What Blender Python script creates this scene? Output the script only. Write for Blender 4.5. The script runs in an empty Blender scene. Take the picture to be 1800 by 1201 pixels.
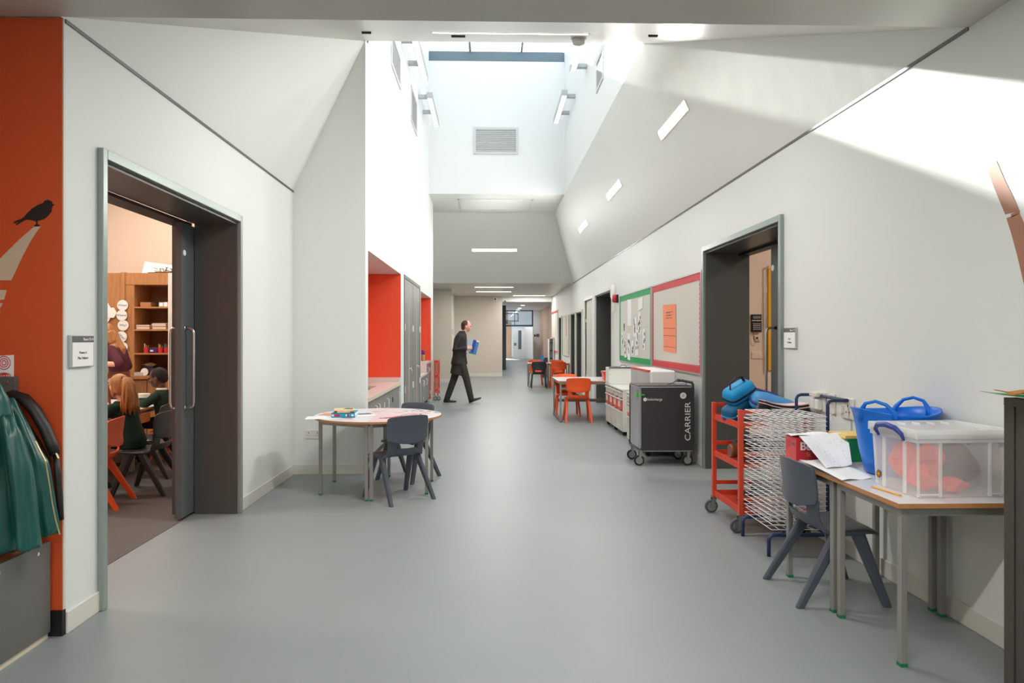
import bpy, math, random
from mathutils import Vector, Matrix, Euler
R = math.radians; PI = math.pi
random.seed(7)
sc = bpy.context.scene
COL = sc.collection

# ------------------------------------------------------------------ camera
F, CX, CY, H = 1200.0, 889.0, 594.0, 1.35
YAW = math.atan(30 / 1200)
cam_d = bpy.data.cameras.new('camera'); cam = bpy.data.objects.new('camera', cam_d); COL.objects.link(cam)
cam_d.sensor_fit = 'HORIZONTAL'; cam_d.sensor_width = 36.0; cam_d.lens = 36.0 * F / 1800.0
cam_d.shift_x = (900 - CX) / 1800.0; cam_d.shift_y = (CY - 600.5) / 1800.0
cam_d.clip_start = 0.05; cam_d.clip_end = 300
cam.location = (0, 0, H); cam.rotation_euler = (R(90), 0, -YAW)
sc.camera = cam

# ------------------------------------------------------------------ world, sun, exposure
w = bpy.data.worlds.new('sky'); sc.world = w; w.use_nodes = True
wn = w.node_tree.nodes; wl = w.node_tree.links
bg = wn['Background']
tc = wn.new('ShaderNodeTexCoord'); sep = wn.new('ShaderNodeSeparateXYZ'); ramp = wn.new('ShaderNodeValToRGB')
wl.new(tc.outputs['Generated'], sep.inputs[0]); wl.new(sep.outputs['Z'], ramp.inputs[0])
ramp.color_ramp.elements[0].position = 0.0; ramp.color_ramp.elements[0].color = (0.95, 0.97, 1.0, 1)
ramp.color_ramp.elements[1].position = 0.75; ramp.color_ramp.elements[1].color = (0.82, 0.91, 1.0, 1)
wl.new(ramp.outputs[0], bg.inputs['Color'])
SKY = 2.0
bg.inputs['Strength'].default_value = SKY

sun_d = bpy.data.lights.new('sun', 'SUN'); sun = bpy.data.objects.new('sun', sun_d); COL.objects.link(sun)
sun_d.energy = 13.0; sun_d.angle = R(0.6); sun_d.color = (1.0, 0.96, 0.88)
sd = Vector((0.30, -1.0, -0.472)).normalized()
sun.rotation_euler = sd.to_track_quat('-Z', 'Y').to_euler(); sun.location = (-3, 20, 12)

sc.view_settings.view_transform = 'Standard'; sc.view_settings.look = 'None'
sc.view_settings.exposure = 0.55; sc.view_settings.gamma = 1.0
sc.view_settings.use_curve_mapping = False
sc.render.engine = 'CYCLES'
sc.cycles.use_denoising = True
sc.cycles.max_bounces = 10; sc.cycles.diffuse_bounces = 6; sc.cycles.glossy_bounces = 4
sc.cycles.transmission_bounces = 8; sc.cycles.transparent_max_bounces = 12
sc.cycles.sample_clamp_indirect = 6.0
sc.cycles.caustics_reflective = False; sc.cycles.caustics_refractive = False

# ------------------------------------------------------------------ materials
def lin(c):
    c = c / 255.0
    return c / 12.92 if c <= 0.04045 else ((c + 0.055) / 1.055) ** 2.4
def rgb(r, g, b): return (lin(r), lin(g), lin(b), 1.0)
MATS = {}
def mat(name, col, rough=0.5, metal=0.0, spec=0.5, noise=0.0, nscale=8.0, bump=0.0, bscale=60.0, emis=0.0, alpha=1.0, trans=0.0, ior=1.45, stretch=None, coat=0.0):
    m = bpy.data.materials.new(name); m.use_nodes = True; MATS[name] = m
    nt = m.node_tree; N = nt.nodes; L = nt.links
    p = N['Principled BSDF']; c = rgb(*col)
    p.inputs['Base Color'].default_value = c
    p.inputs['Roughness'].default_value = rough; p.inputs['Metallic'].default_value = metal
    p.inputs['Specular IOR Level'].default_value = spec; p.inputs['IOR'].default_value = ior
    p.inputs['Alpha'].default_value = alpha; p.inputs['Transmission Weight'].default_value = trans
    p.inputs['Coat Weight'].default_value = coat
    if emis:
        p.inputs['Emission Color'].default_value = c; p.inputs['Emission Strength'].default_value = emis
    co = N.new('ShaderNodeTexCoord'); src = co.outputs['Object']
    if stretch:
        mp = N.new('ShaderNodeMapping'); mp.inputs['Scale'].default_value = stretch
        L.new(src, mp.inputs[0]); src = mp.outputs[0]
    if noise:
        n = N.new('ShaderNodeTexNoise'); n.inputs['Scale'].default_value = nscale; n.inputs['Detail'].default_value = 4
        L.new(src, n.inputs['Vector'])
        r = N.new('ShaderNodeValToRGB')
        r.color_ramp.elements[0].position = 0.3; r.color_ramp.elements[1].position = 0.7
        r.color_ramp.elements[0].color = tuple(min(1, c[i] * (1 - noise)) for i in range(3)) + (1,)
        r.color_ramp.elements[1].color = tuple(min(1, c[i] * (1 + noise)) for i in range(3)) + (1,)
        L.new(n.outputs['Fac'], r.inputs[0]); L.new(r.outputs[0], p.inputs['Base Color'])
    if bump:
        n2 = N.new('ShaderNodeTexNoise'); n2.inputs['Scale'].default_value = bscale; n2.inputs['Detail'].default_value = 5
        L.new(src, n2.inputs['Vector'])
        b = N.new('ShaderNodeBump'); b.inputs['Strength'].default_value = bump; b.inputs['Distance'].default_value = 0.01
        L.new(n2.outputs['Fac'], b.inputs['Height']); L.new(b.outputs[0], p.inputs['Normal'])
    return m
mat('paint', (223, 226, 222), 0.55, noise=0.01, nscale=0.7, bump=0.03, bscale=90)
mat('plaster', (222, 225, 220), 0.5, noise=0.012, nscale=0.8, bump=0.35, bscale=3.2)
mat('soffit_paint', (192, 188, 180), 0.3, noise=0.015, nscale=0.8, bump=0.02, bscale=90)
mat('shaft_paint', (222, 222, 220), 0.6, bump=0.02, bscale=80)
mat('cream_paint', (226, 206, 188), 0.6, noise=0.01, nscale=1)
mat('far_paint', (206, 196, 184), 0.55, noise=0.01, nscale=1)
mat('peach_paint', (205, 170, 140), 0.6, noise=0.02, nscale=1)
mat('orange_paint', (216, 88, 44), 0.5, noise=0.02, nscale=1.5)
mat('niche_orange', (238, 84, 50), 0.45, noise=0.01, nscale=1.5)
mat('skirting', (216, 214, 204), 0.4)
mat('vinyl', (137, 143, 143), 0.42, spec=0.45, noise=0.03, nscale=1.2, bump=0.02, bscale=200)
mat('carpet', (104, 99, 96), 0.95, spec=0.1, noise=0.12, nscale=180, bump=0.3, bscale=300)
mat('frame_light', (150, 160, 154), 0.3, metal=0.35)
mat('frame_dark', (80, 81, 78), 0.35, spec=0.5, noise=0.02, nscale=2)
mat('leaf_grey', (92, 98, 98), 0.35, spec=0.5)
mat('blackish', (26, 26, 27), 0.5)
mat('rubber', (34, 34, 36), 0.7)
mat('steel', (190, 190, 186), 0.25, metal=0.9)
mat('chrome', (215, 215, 215), 0.12, metal=1.0)
mat('white_plastic', (232, 230, 224), 0.4)
mat('white_metal', (236, 236, 232), 0.35)
mat('light_emit', (255, 250, 240), 0.5, emis=5.0)
mat('light_cool', (245, 250, 255), 0.5, emis=1.2)
def glass_mat(name):
    m = bpy.data.materials.new(name); m.use_nodes = True; MATS[name] = m
    N = m.node_tree.nodes; L = m.node_tree.links; N.remove(N['Principled BSDF'])
    t = N.new('ShaderNodeBsdfTransparent'); t.inputs[0].default_value = (0.93, 0.96, 0.97, 1)
    g_ = N.new('ShaderNodeBsdfGlossy'); g_.inputs['Roughness'].default_value = 0.02
    mx = N.new('ShaderNodeMixShader'); mx.inputs[0].default_value = 0.07
    L.new(t.outputs[0], mx.inputs[1]); L.new(g_.outputs[0], mx.inputs[2])
    L.new(mx.outputs[0], N['Material Output'].inputs['Surface'])
glass_mat('glass')
mat('blue_upstand', (96, 112, 122), 0.4)
mat('vent_slat', (158, 159, 158), 0.5)
mat('bracket_grey', (170, 172, 172), 0.4)
mat('grille', (196, 197, 195), 0.5)
mat('chair_orange', (240, 92, 40), 0.32, spec=0.5)
mat('chair_grey', (78, 84, 94), 0.33, spec=0.5)
mat('chair_black', (50, 52, 55), 0.35, spec=0.5)
mat('laminate', (222, 220, 222), 0.28, noise=0.01, nscale=30)
mat('mdf_edge', (190, 130, 78), 0.5, noise=0.06, nscale=40)
mat('leg_grey', (150, 148, 142), 0.38, metal=0.3)
mat('green_cap', (30, 120, 80), 0.5)
mat('paper', (240, 240, 238), 0.7)
mat('ink', (60, 60, 66), 0.7)
mat('red_ink', (214, 74, 70), 0.7)
mat('cab_grey', (128, 128, 124), 0.4)
mat('cab_dark', (98, 100, 98), 0.4)
mat('worktop', (214, 206, 200), 0.35)
mat('edge_cream', (214, 204, 180), 0.4)
mat('trolley_red', (216, 74, 48), 0.35)
mat('rack_blue', (36, 52, 92), 0.35)
mat('wire_white', (236, 236, 236), 0.3)
mat('wheel_grey', (78, 80, 82), 0.6)
mat('cart_black', (58, 56, 57), 0.42, noise=0.02, nscale=3)
mat('cart_alu', (176, 180, 182), 0.35, metal=0.5)
mat('bright_green', (40, 200, 40), 0.4)
mat('tray_white', (222, 220, 210), 0.35)
mat('tray_red', (232, 82, 60), 0.35)
mat('tray_grey', (198, 196, 198), 0.35)
mat('board_felt', (214, 210, 200), 0.8, noise=0.02, nscale=50)
mat('border_red', (212, 68, 74), 0.6)
mat('border_green', (24, 158, 88), 0.6)
mat('alu', (188, 190, 188), 0.35, metal=0.6)
mat('orange_paper', (246, 150, 112), 0.7)
mat('sock_white', (222, 216, 208), 0.35)
mat('alarm_red', (190, 40, 44), 0.35)
mat('tub_blue', (6, 112, 216), 0.35)
mat('handle_blue', (52, 66, 150), 0.35)
mat('panel_grey', (100, 99, 94), 0.35, noise=0.02, nscale=2)
mat('beige_decal', (214, 192, 164), 0.5)
mat('bird_black', (42, 34, 32), 0.5)
mat('brown_decal', (164, 112, 88), 0.5)
mat('oak', (178, 124, 78), 0.42, noise=0.14, nscale=5, stretch=(6, 6, 0.8))
mat('oak_dark', (134, 90, 56), 0.5, noise=0.14, nscale=5, stretch=(6, 6, 0.8))
mat('yellow', (236, 170, 10), 0.5)
mat('pencil', (232, 172, 52), 0.5)
mat('lobby_white', (232, 236, 240), 0.5)
mat('dark_blue', (52, 62, 74), 0.4)

# ------------------------------------------------------------------ mesh helpers
class MB:
    def __init__(s): s.v = []; s.f = []; s.m = []; s.cur = 0
    def vert(s, p): s.v.append(tuple(p)); return len(s.v) - 1
    def face(s, idx): s.f.append(tuple(idx)); s.m.append(s.cur)
    def slot(s, i): s.cur = i; return s
    def box(s, x0, x1, y0, y1, z0, z1, M=None):
        c = [(x0, y0, z0), (x1, y0, z0), (x1, y1, z0), (x0, y1, z0), (x0, y0, z1), (x1, y0, z1), (x1, y1, z1), (x0, y1, z1)]
        if M is not None: c = [M @ Vector(p) for p in c]
        b = len(s.v); s.v += [tuple(p) for p in c]
        for q in ((0, 3, 2, 1), (4, 5, 6, 7), (0, 1, 5, 4), (1, 2, 6, 5), (2, 3, 7, 6), (3, 0, 4, 7)): s.face([b + i for i in q])
        return s
    def poly(s, pts, ext):
        """solid between polygon pts and pts+ext"""
        b = len(s.v); n = len(pts); e = Vector(ext)
        s.v += [tuple(Vector(p)) for p in pts] + [tuple(Vector(p) + e) for p in pts]
        s.face([b + i for i in range(n)][::-1]); s.face([b + n + i for i in range(n)])
        for i in range(n):
            j = (i + 1) % n; s.face([b + i, b + j, b + n + j, b + n + i])
        return s
    def loft(s, rings, cap=True, close=True):
        b = len(s.v); n = len(rings[0])
        for r in rings: s.v += [tuple(p) for p in r]
        for k in range(len(rings) - 1):
            for i in range(n if close else n - 1):
                j = (i + 1) % n
                s.face([b + k * n + i, b + k * n + j, b + (k + 1) * n + j, b + (k + 1) * n + i])
        if cap:
            s.face([b + i for i in range(n)][::-1]); q = b + (len(rings) - 1) * n; s.face([q + i for i in range(n)])
        return s
    def tube(s, pts, r, n=8, rr=None, ry=None):
        pts = [Vector(p) for p in pts]; rings = []
        up = None
        for i, p in enumerate(pts):
            a = pts[max(0, i - 1)]; c = pts[min(len(pts) - 1, i + 1)]
            t = (c - a).normalized()
            if up is None:
                up = Vector((0, 0, 1)) if abs(t.z) < 0.9 else Vector((1, 0, 0))
            sd_ = t.cross(up).normalized(); up = sd_.cross(t).normalized()
            q = rr[i] if rr else r; qy = (ry[i] if isinstance(ry, (list, tuple)) else (ry if ry else q))
            rings.append([p + sd_ * math.cos(2 * PI * k / n) * q + up * math.sin(2 * PI * k / n) * qy for k in range(n)])
        return s.loft(rings)
    def lathe(s, prof, c=(0, 0, 0), n=20, axis='z', cap=True):
        rings = []
        for r, h in prof:
            ring = []
            for k in range(n):
                a = 2 * PI * k / n; x, y = math.cos(a) * r, math.sin(a) * r
                p = {'z': (x, y, h), 'x': (h, x, y), 'y': (x, h, -y)}[axis]
                ring.append(Vector(p) + Vector(c))
            rings.append(ring)
        return s.loft(rings, cap)
    def sphere(s, c, rx, ry=None, rz=None, n=12, m=8):
        ry = ry or rx; rz = rz or rx
        rings = []
        for i in range(m + 1):
            a = -PI / 2 + PI * i / m; cr = max(math.cos(a), 0.02)
            rings.append([Vector((c[0] + rx * cr * math.cos(2 * PI * k / n), c[1] + ry * cr * math.sin(2 * PI * k / n), c[2] + rz * math.sin(a))) for k in range(n)])
        return s.loft(rings)
    def bar(s, a, b, w, h=None, up=(0, 0, 1)):
        """rectangular bar from a to b"""
        a = Vector(a); b = Vector(b); h = h or w; t = (b - a).normalized(); up = Vector(up)
        if abs(t.dot(up)) > 0.95: up = Vector((1, 0, 0))
        x = t.cross(up).normalized() * w / 2; y = x.cross(t).normalized() * h / 2
        return s.loft([[a - x - y, a + x - y, a + x + y, a - x + y], [b - x - y, b + x - y, b + x + y, b - x + y]])

def obj(name, mb, m, parent=None, kind=None, bevel=0.0, smooth=False, local=False, seg=2, solid=0.0, sub=0):
    ms = m if isinstance(m, (list, tuple)) else [m]
    off = Vector((0, 0, 0))
    if parent is not None and not local:
        q = parent
        while q is not None: off += Vector(q.location); q = q.parent
    me = bpy.data.meshes.new(name)
    me.from_pydata([tuple(Vector(v) - off) for v in mb.v], [], mb.f)
    for k in ms: me.materials.append(MATS[k])
    for i, p in enumerate(me.polygons):
        p.material_index = min(mb.m[i], len(ms) - 1); p.use_smooth = smooth
    me.update()
    import bmesh as _b
    bm = _b.new(); bm.from_mesh(me); _b.ops.recalc_face_normals(bm, faces=bm.faces); bm.to_mesh(me); bm.free()
    o = bpy.data.objects.new(name, me); COL.objects.link(o)
    if parent is not None: o.parent = parent
    if kind: o['kind'] = kind
    if bevel:
        b = o.modifiers.new('bevel', 'BEVEL'); b.width = bevel; b.segments = seg; b.limit_method = 'ANGLE'; b.angle_limit = R(40)
    if solid:
        b = o.modifiers.new('solid', 'SOLIDIFY'); b.thickness = solid; b.offset = 0
    if sub:
        b = o.modifiers.new('sub', 'SUBSURF'); b.levels = sub; b.render_levels = sub
    return o
def thing(name, label, cat, loc=(0, 0, 0), rotz=0.0, group=None):
    o = bpy.data.objects.new(name, None); COL.objects.link(o); o.empty_display_size = 0.1
    o.location = loc; o.rotation_euler = (0, 0, rotz)
    o['label'] = label; o['category'] = cat
    if group: o['group'] = group
    return o
def tag(o, label, cat, group=None, kind=None):
    o['label'] = label; o['category'] = cat
    if group: o['group'] = group
    if kind: o['kind'] = kind
    return o
def recenter(o):
    """put the origin of a one-mesh thing at the middle of its base"""
    me = o.data; xs = [v.co.x for v in me.vertices]; ys = [v.co.y for v in me.vertices]; zs = [v.co.z for v in me.vertices]
    c = Vector(((min(xs) + max(xs)) / 2, (min(ys) + max(ys)) / 2, min(zs)))
    me.transform(Matrix.Translation(-c)); o.location = c
    return o
def single(name, mb, m, label, cat, group=None, **k):
    return recenter(tag(obj(name, mb, m, **k), label, cat, group))
def copy_tree(o, parent=None):
    c = o.copy(); COL.objects.link(c); c.parent = parent
    for ch in [x for x in bpy.data.objects if x.parent == o]: copy_tree(ch, c)
    return c
def struct(name, mb, m, parent=None, **k): return obj(name, mb, m, parent, kind=None if parent else 'structure', **k)
def text_mesh(name, body, size, m, M, parent=None, extrude=0.0006, align='LEFT', sx=1.0, bold=0.0):
    cu = bpy.data.curves.new(name, 'FONT'); cu.body = body; cu.size = size; cu.extrude = extrude; cu.align_x = align; cu.offset = bold
    tmp = bpy.data.objects.new(name, cu); COL.objects.link(tmp)
    dg = bpy.context.evaluated_depsgraph_get(); me = bpy.data.meshes.new_from_object(tmp.evaluated_get(dg))
    bpy.data.objects.remove(tmp); bpy.data.curves.remove(cu)
    me.transform(Matrix.Diagonal((sx, 1, 1, 1))); me.transform(M)
    me.materials.clear(); me.materials.append(MATS[m])
    o = bpy.data.objects.new(name, me); COL.objects.link(o)
    if parent is not None:
        off = Vector((0, 0, 0)); q = parent
        while q is not None: off += Vector(q.location); q = q.parent
        me.transform(Matrix.Translation(-off)); o.parent = parent
    return o
def face_frame(origin, right, up):
    """matrix taking text xy to a wall plane"""
    r = Vector(right).normalized(); u = Vector(up).normalized(); n = r.cross(u)
    M = Matrix.Identity(4)
    for i in range(3): M[i][0] = r[i]; M[i][1] = u[i]; M[i][2] = n[i]; M[i][3] = origin[i]
    return M
FRONT = ((1, 0, 0), (0, 0, 1))        # faces the camera (-Y)
ONLEFT = ((0, 1, 0), (0, 0, 1))       # on a left-hand wall, faces +X
ONRIGHT = ((0, -1, 0), (0, 0, 1))     # on a right-hand wall, faces -X
# ================================================================== THE SETTING
XL, XR, XN = -1.93, 2.24, -1.22
def wall_y(name, x0, x1, y0, y1, z1, opens, m, z0=0.0):
    """wall running along Y, from x0 to x1 thick, with openings (y0,y1,zb,zt)"""
    mb = MB(); y = y0
    for a, b, zb, zt in opens:
        if a > y: mb.box(x0, x1, y, a, z0, z1)
        if zt < z1: mb.box(x0, x1, a, b, zt, z1)
        if zb > z0: mb.box(x0, x1, a, b, z0, zb)
        y = b
    if y < y1: mb.box(x0, x1, y, y1, z0, z1)
    return struct(name, mb, m)
struct('floor', MB().box(-9, 8, -6, 47, -0.1, 0.0), 'vinyl')
struct('floor', MB().box(-8.4, -2.26, 2.6, 10.4, 0.0, 0.004), 'carpet')
struct('floor', MB().box(2.68, 7.4, 2.0, 7.6, 0.0, 0.004), 'carpet')

# right wall with its door openings
wall_y('wall_right', XR, 2.69, -6, 24.4, 2.95, [(5.16, 7.0, 0, 2.24), (12.28, 14.18, 0, 2.22), (14.56, 15.77, 0, 2.2), (16.24, 17.3, 0, 1.98), (17.52, 18.5, 0, 1.98), (20.8, 21.64, 0, 1.98)], 'paint')
struct('baseboard_right', MB().box(XR - 0.012, XR, -2, 5.14, 0, 0.1).box(XR - 0.012, XR, 7.02, 12.26, 0, 0.1).box(XR - 0.012, XR, 14.2, 14.54, 0, 0.1).box(XR - 0.012, XR, 15.8, 16.2, 0, 0.1).box(XR - 0.012, XR, 18.52, 20.78, 0, 0.1).box(XR - 0.012, XR, 21.66, 24.4, 0, 0.1), 'skirting', bevel=0.004)
# left wall with the classroom door
wall_y('wall_left', -2.25, XL, 3.16, 6.93, 2.95, [(3.45, 5.3, 0, 2.24)], 'paint')
struct('baseboard_left', MB().box(XL, XL + 0.012, 3.16, 3.44, 0, 0.1).box(XL, XL + 0.012, 5.32, 6.79, 0, 0.1).box(XL, XN, 6.778, 6.79, 0, 0.1), 'skirting', bevel=0.004)
# wall that steps in towards the camera side of the sink recess
struct('wall_step', MB().box(-2.6, XN, 6.79, 6.94, 0, 4.6), 'paint')
# narrow left wall with recesses
wall_y('wall_left', -1.95, XN, 6.94, 15.0, 4.32, [(6.94, 9.54, 0, 2.235), (9.86, 12.14, 0, 2.27), (12.3, 14.5, 0, 2.19)], 'paint')
struct('wall_left', MB().box(-2.12, -1.945, 6.95, 14.84, 0, 3.0), 'niche_orange')
struct('trim', MB().box(-1.95, XN - 0.004, 9.53, 9.539, 0.8, 2.234), 'niche_orange')
bpy.data.objects['trim'].name = 'trim_1'
struct('trim_2', MB().box(-1.944, XN - 0.004, 14.49, 14.499, 0.06, 2.189), 'niche_orange')
struct('trim_3', MB().box(XN, XN + 0.014, 14.5, 15.02, 0, 0.1).box(XN - 0.1, XN + 0.014, 15.0, 15.014, 0, 0.1), 'skirting')
# orange wall at left front, with the recess it closes
struct('wall_front', MB().box(-4.2, XL - 0.004, 3.145, 3.159, 0, 2.8).box(-4.2, -2.26, 3.159, 3.3, 0, 2.95), 'orange_paint')
struct('wall_front', MB().box(XL - 0.006, XL + 0.0, 3.15, 3.161, 0.1, 2.8), 'skirting')
struct('baseboard_front', MB().box(-2.0, XL + 0.003, 3.135, 3.16, 0, 0.115), 'blackish')
struct('wall_recess', MB().box(-4.35, -4.2, -6, 3.3, 0, 2.95), 'paint')

# ceilings: low front soffit, hipped slopes, flat strip, low far ceiling
T = (0, 0, 0.35)
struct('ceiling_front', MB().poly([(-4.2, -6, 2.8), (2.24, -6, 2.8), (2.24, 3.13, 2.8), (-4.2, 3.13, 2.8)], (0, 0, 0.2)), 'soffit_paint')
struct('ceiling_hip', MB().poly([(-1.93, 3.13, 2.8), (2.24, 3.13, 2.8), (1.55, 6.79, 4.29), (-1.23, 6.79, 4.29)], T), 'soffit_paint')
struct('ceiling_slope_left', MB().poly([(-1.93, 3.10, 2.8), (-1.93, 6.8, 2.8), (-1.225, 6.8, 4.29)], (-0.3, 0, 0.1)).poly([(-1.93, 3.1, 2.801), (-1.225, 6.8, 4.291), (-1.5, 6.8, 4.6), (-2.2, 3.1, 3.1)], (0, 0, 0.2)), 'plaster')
struct('ceiling_slope_right', MB().poly([(2.24, 3.10, 2.8), (1.55, 6.79, 4.29), (1.55, 16.0, 4.29), (2.24, 18.1, 2.8)], (0.35, 0, 0.1)), 'plaster')
struct('ceiling_strip', MB().box(-2.3, 1.7, 13.96, 16.0, 4.285, 4.6), 'paint')
struct('ceiling_hip_far', MB().poly([(-2.3, 16.0, 4.29), (1.56, 16.0, 4.29), (2.24, 18.1, 2.8), (-2.7, 18.1, 2.8)], T), 'paint')
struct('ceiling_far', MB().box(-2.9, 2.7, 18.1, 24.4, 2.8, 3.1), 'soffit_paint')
# shadow gap along the head of the walls, its shade drawn as dark strips
struct('shadow_gap_strip', MB().box(XR - 0.006, XR, 3.13, 18.1, 2.785, 2.803).box(XL, XL + 0.006, 3.16, 6.79, 2.785, 2.803), 'frame_dark')
# light shaft
struct('wall_shaft_left', MB().box(-1.5, XN, 6.6, 15.0, 4.32, 7.3), 'shaft_paint')
struct('wall_shaft_right', MB().box(1.55, 1.85, 6.5, 14.1, 4.29, 7.3), 'shaft_paint')
struct('wall_shaft_near', MB().box(-1.5, 1.85, 6.5, 6.79, 4.45, 7.3), 'shaft_paint')
struct('wall_shaft_far', MB().box(-1.5, 1.85, 13.95, 14.2, 4.29, 7.0), 'shaft_paint')
struct('trim_5', MB().box(-1.22, 1.55, 13.95, 14.1, 7.0, 7.2), 'blue_upstand')
# roof light bars and glass
rl = struct('window_1', MB().box(-1.22, 1.55, 6.9, 14.1, 7.27, 7.276), 'glass')
for x in (-0.38, 0.67): struct('glazing_bar', MB().box(x - 0.022, x + 0.022, 6.8, 14.0, 7.205, 7.26), 'frame_light', rl)
# shaft grilles
def grille(name, label, x=None, y=None, a=0, b=0, z0=0, z1=0, sx=1):
    t = thing(name, label, 'vent', ((x if x is not None else (a + b) / 2), (y if y is not None else (a + b) / 2), z0))
    f = MB(); s = MB(); n = 12
    if y is not None:   # faces -Y
        for (p, q, u, v_) in ((a, b, z0, z0 + .05), (a, b, z1 - .05, z1), (a, a + .05, z0 + .05, z1 - .05), (b - .05, b, z0 + .05, z1 - .05)): f.box(p, q, y - .015, y + .004, u, v_)
        for i in range(n): zz = z0 + .06 + (z1 - z0 - .12) * i / (n - 1); s.box(a + .05, b - .05, y - .008, y + .004, zz - .009, zz + .009)
    else:
        d = 0.015 * sx
        for (p, q, u, v_) in ((a, b, z0, z0 + .05), (a, b, z1 - .05, z1), (a, a + .05, z0 + .05, z1 - .05), (b - .05, b, z0 + .05, z1 - .05)): f.box(min(x, x + d), max(x, x + d), p, q, u, v_)
        for i in range(n): zz = z0 + .06 + (z1 - z0 - .12) * i / (n - 1); s.box(min(x, x + d / 2), max(x, x + d / 2), a + .05, b - .05, zz - .009, zz + .009)
    obj('frame', f, 'grille', t); obj('slats', s, 'vent_slat', t)
grille('vent_grille', 'white louvred vent grille centred on the far wall of the light shaft', y=13.945, a=-0.31, b=0.605, z0=5.1, z1=5.65)
grille('vent_grille', 'white vent grille high on the left shaft wall, nearer the camera', x=XN, a=8.55, b=9.42, z0=4.76, z1=5.2)
grille('vent_grille', 'white vent grille on the left shaft wall beside the lower bracket light', x=XN, a=10.72, b=11.56, z0=4.75, z1=5.32)
grille('vent_grille', 'white vent grille on the right shaft wall', x=1.55, a=9.18, b=9.75, z0=4.85, z1=5.3, sx=-1)

# door linings
def lining(name, x0, x1, y0, y1, zt, side, light='frame_light', dark='frame_dark', mesh=None):
    """lining of a deep opening: reveal boards plus a raised trim on the corridor face"""
    mb = MB(); t = 0.02
    mb.box(x0, x1, y0, y0 + t, 0, zt).box(x0, x1, y1 - t, y1, 0, zt).box(x0, x1, y0, y1, zt - t, zt)
    o = struct(name, mb, dark)
    xf = x1 if side < 0 else x0; d = 0.03 * (1 if side < 0 else -1)
    a, b = min(xf, xf + d), max(xf, xf + d); w_ = 0.05
    f = MB().box(a, b, y0 - .034, y0 + .006, 0, zt + w_).box(a, b, y1 - .010, y1 + .030, 0, zt + w_).box(a, b, y0 + .006, y1 - .010, zt, zt + w_)
    struct('trim', f, light, o, bevel=0.003)
    return o
d1 = lining('door_1', -2.25, XL, 3.45, 5.3, 2.24, -1)
d2 = lining('door_2', XR, 2.69, 5.16, 7.0, 2.24, 1)
d3 = lining('door_3', XR, 2.69, 12.28, 14.18, 2.22, 1, light='skirting')
d4 = lining('door_4', XR, 2.69, 16.24, 17.3, 1.98, 1, light='skirting')
d5 = lining('door_5', XR, 2.69, 17.52, 18.5, 1.98, 1, light='skirting')
d6 = lining('door_6', XR, 2.69, 20.8, 21.64, 1.98, 1, light='skirting')
# closed leaves behind the further openings
for d, a, b, z in ((d3, 12.3, 14.16, 2.2), (d4, 16.26, 17.28, 1.96), (d5, 17.54, 18.48, 1.96), (d6, 20.82, 21.62, 1.96)):
    struct('door_leaf', MB().box(2.62, 2.66, a, b, 0.01, z), 'leaf_grey', d)
# white flush door
d7 = struct('door_7', MB().box(XR - .03, XR + .1, 14.5, 14.56, 0, 2.27).box(XR - .03, XR + .1, 15.77, 15.83, 0, 2.27).box(XR - .03, XR + .1, 14.56, 15.77, 2.2, 2.27), 'white_metal')
struct('door_leaf', MB().box(XR + .02, XR + .07, 14.57, 15.76, 0.01, 2.2), 'skirting', d7)
struct('hinge', MB().box(XR - .01, XR + .03, 15.74, 15.77, 0.4, 0.5).box(XR - .01, XR + .03, 15.74, 15.77, 1.7, 1.8).box(XR - .02, XR + .03, 14.6, 14.64, 0.75, 0.8).box(XR - .02, XR + .03, 14.6, 14.64, 1.0, 1.12), 'steel', d7)
# sliding leaf of the left classroom door, with D handles
lf = struct('door_leaf', MB().box(-2.302, -2.256, 5.07, 5.95, 0.02, 2.2), 'leaf_grey', d1)
struct('door_track', MB().box(-2.40, -2.26, 3.47, 5.26, 2.2, 2.22), 'blackish', d1)
def d_handle(x, y, z0, z1, dx, parent, dy=0.0):
    pts = [(x, y, z1), (x + dx * .6, y + dy * .6, z1), (x + dx * .9, y + dy * .9, z1 - .012), (x + dx, y + dy, z1 - .04), (x + dx, y + dy, z0 + .04), (x + dx * .9, y + dy * .9, z0 + .012), (x + dx * .6, y + dy * .6, z0), (x, y, z0)]
    mb = MB().tube(pts, 0.011, 10)
    mb.lathe([(0.02, 0), (0.02, 0.006)], (x, y, z1), 14, 'x').lathe([(0.02, 0), (0.02, 0.006)], (x, y, z0), 14, 'x')
    struct('door_handle', mb, 'steel', parent, smooth=True)
struct('jamb_edge', MB().box(-2.415, -2.303, 5.27, 5.36, 0, 2.24), 'leaf_grey', d1)
d_handle(-2.256, 5.13, .83, 1.42, 0.065, d1)
d_handle(-2.302, 5.09, .83, 1.42, -0.042, d1)
struct('door_disc', MB().lathe([(.022, 0), (.022, .003)], (-2.256, 5.12, 1.98), 20, 'x'), 'paper', d1)
LY = 6.225
# sliding leaf of the right classroom door
struct('door_leaf', MB().box(2.60, 2.65, 4.7, LY, 0.02, 2.2), 'leaf_grey', d2)
struct('door_track', MB().box(2.58, 2.69, 5.18, 6.98, 2.195, 2.22), 'blackish', d2)
d_handle(2.60, LY - .11, .75, 1.44, -0.09, d2)
struct('door_disc', MB().lathe([(.028, -.003), (.028, 0)], (2.60, LY - .04, 1.99), 20, 'x'), 'paper', d2)

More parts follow.
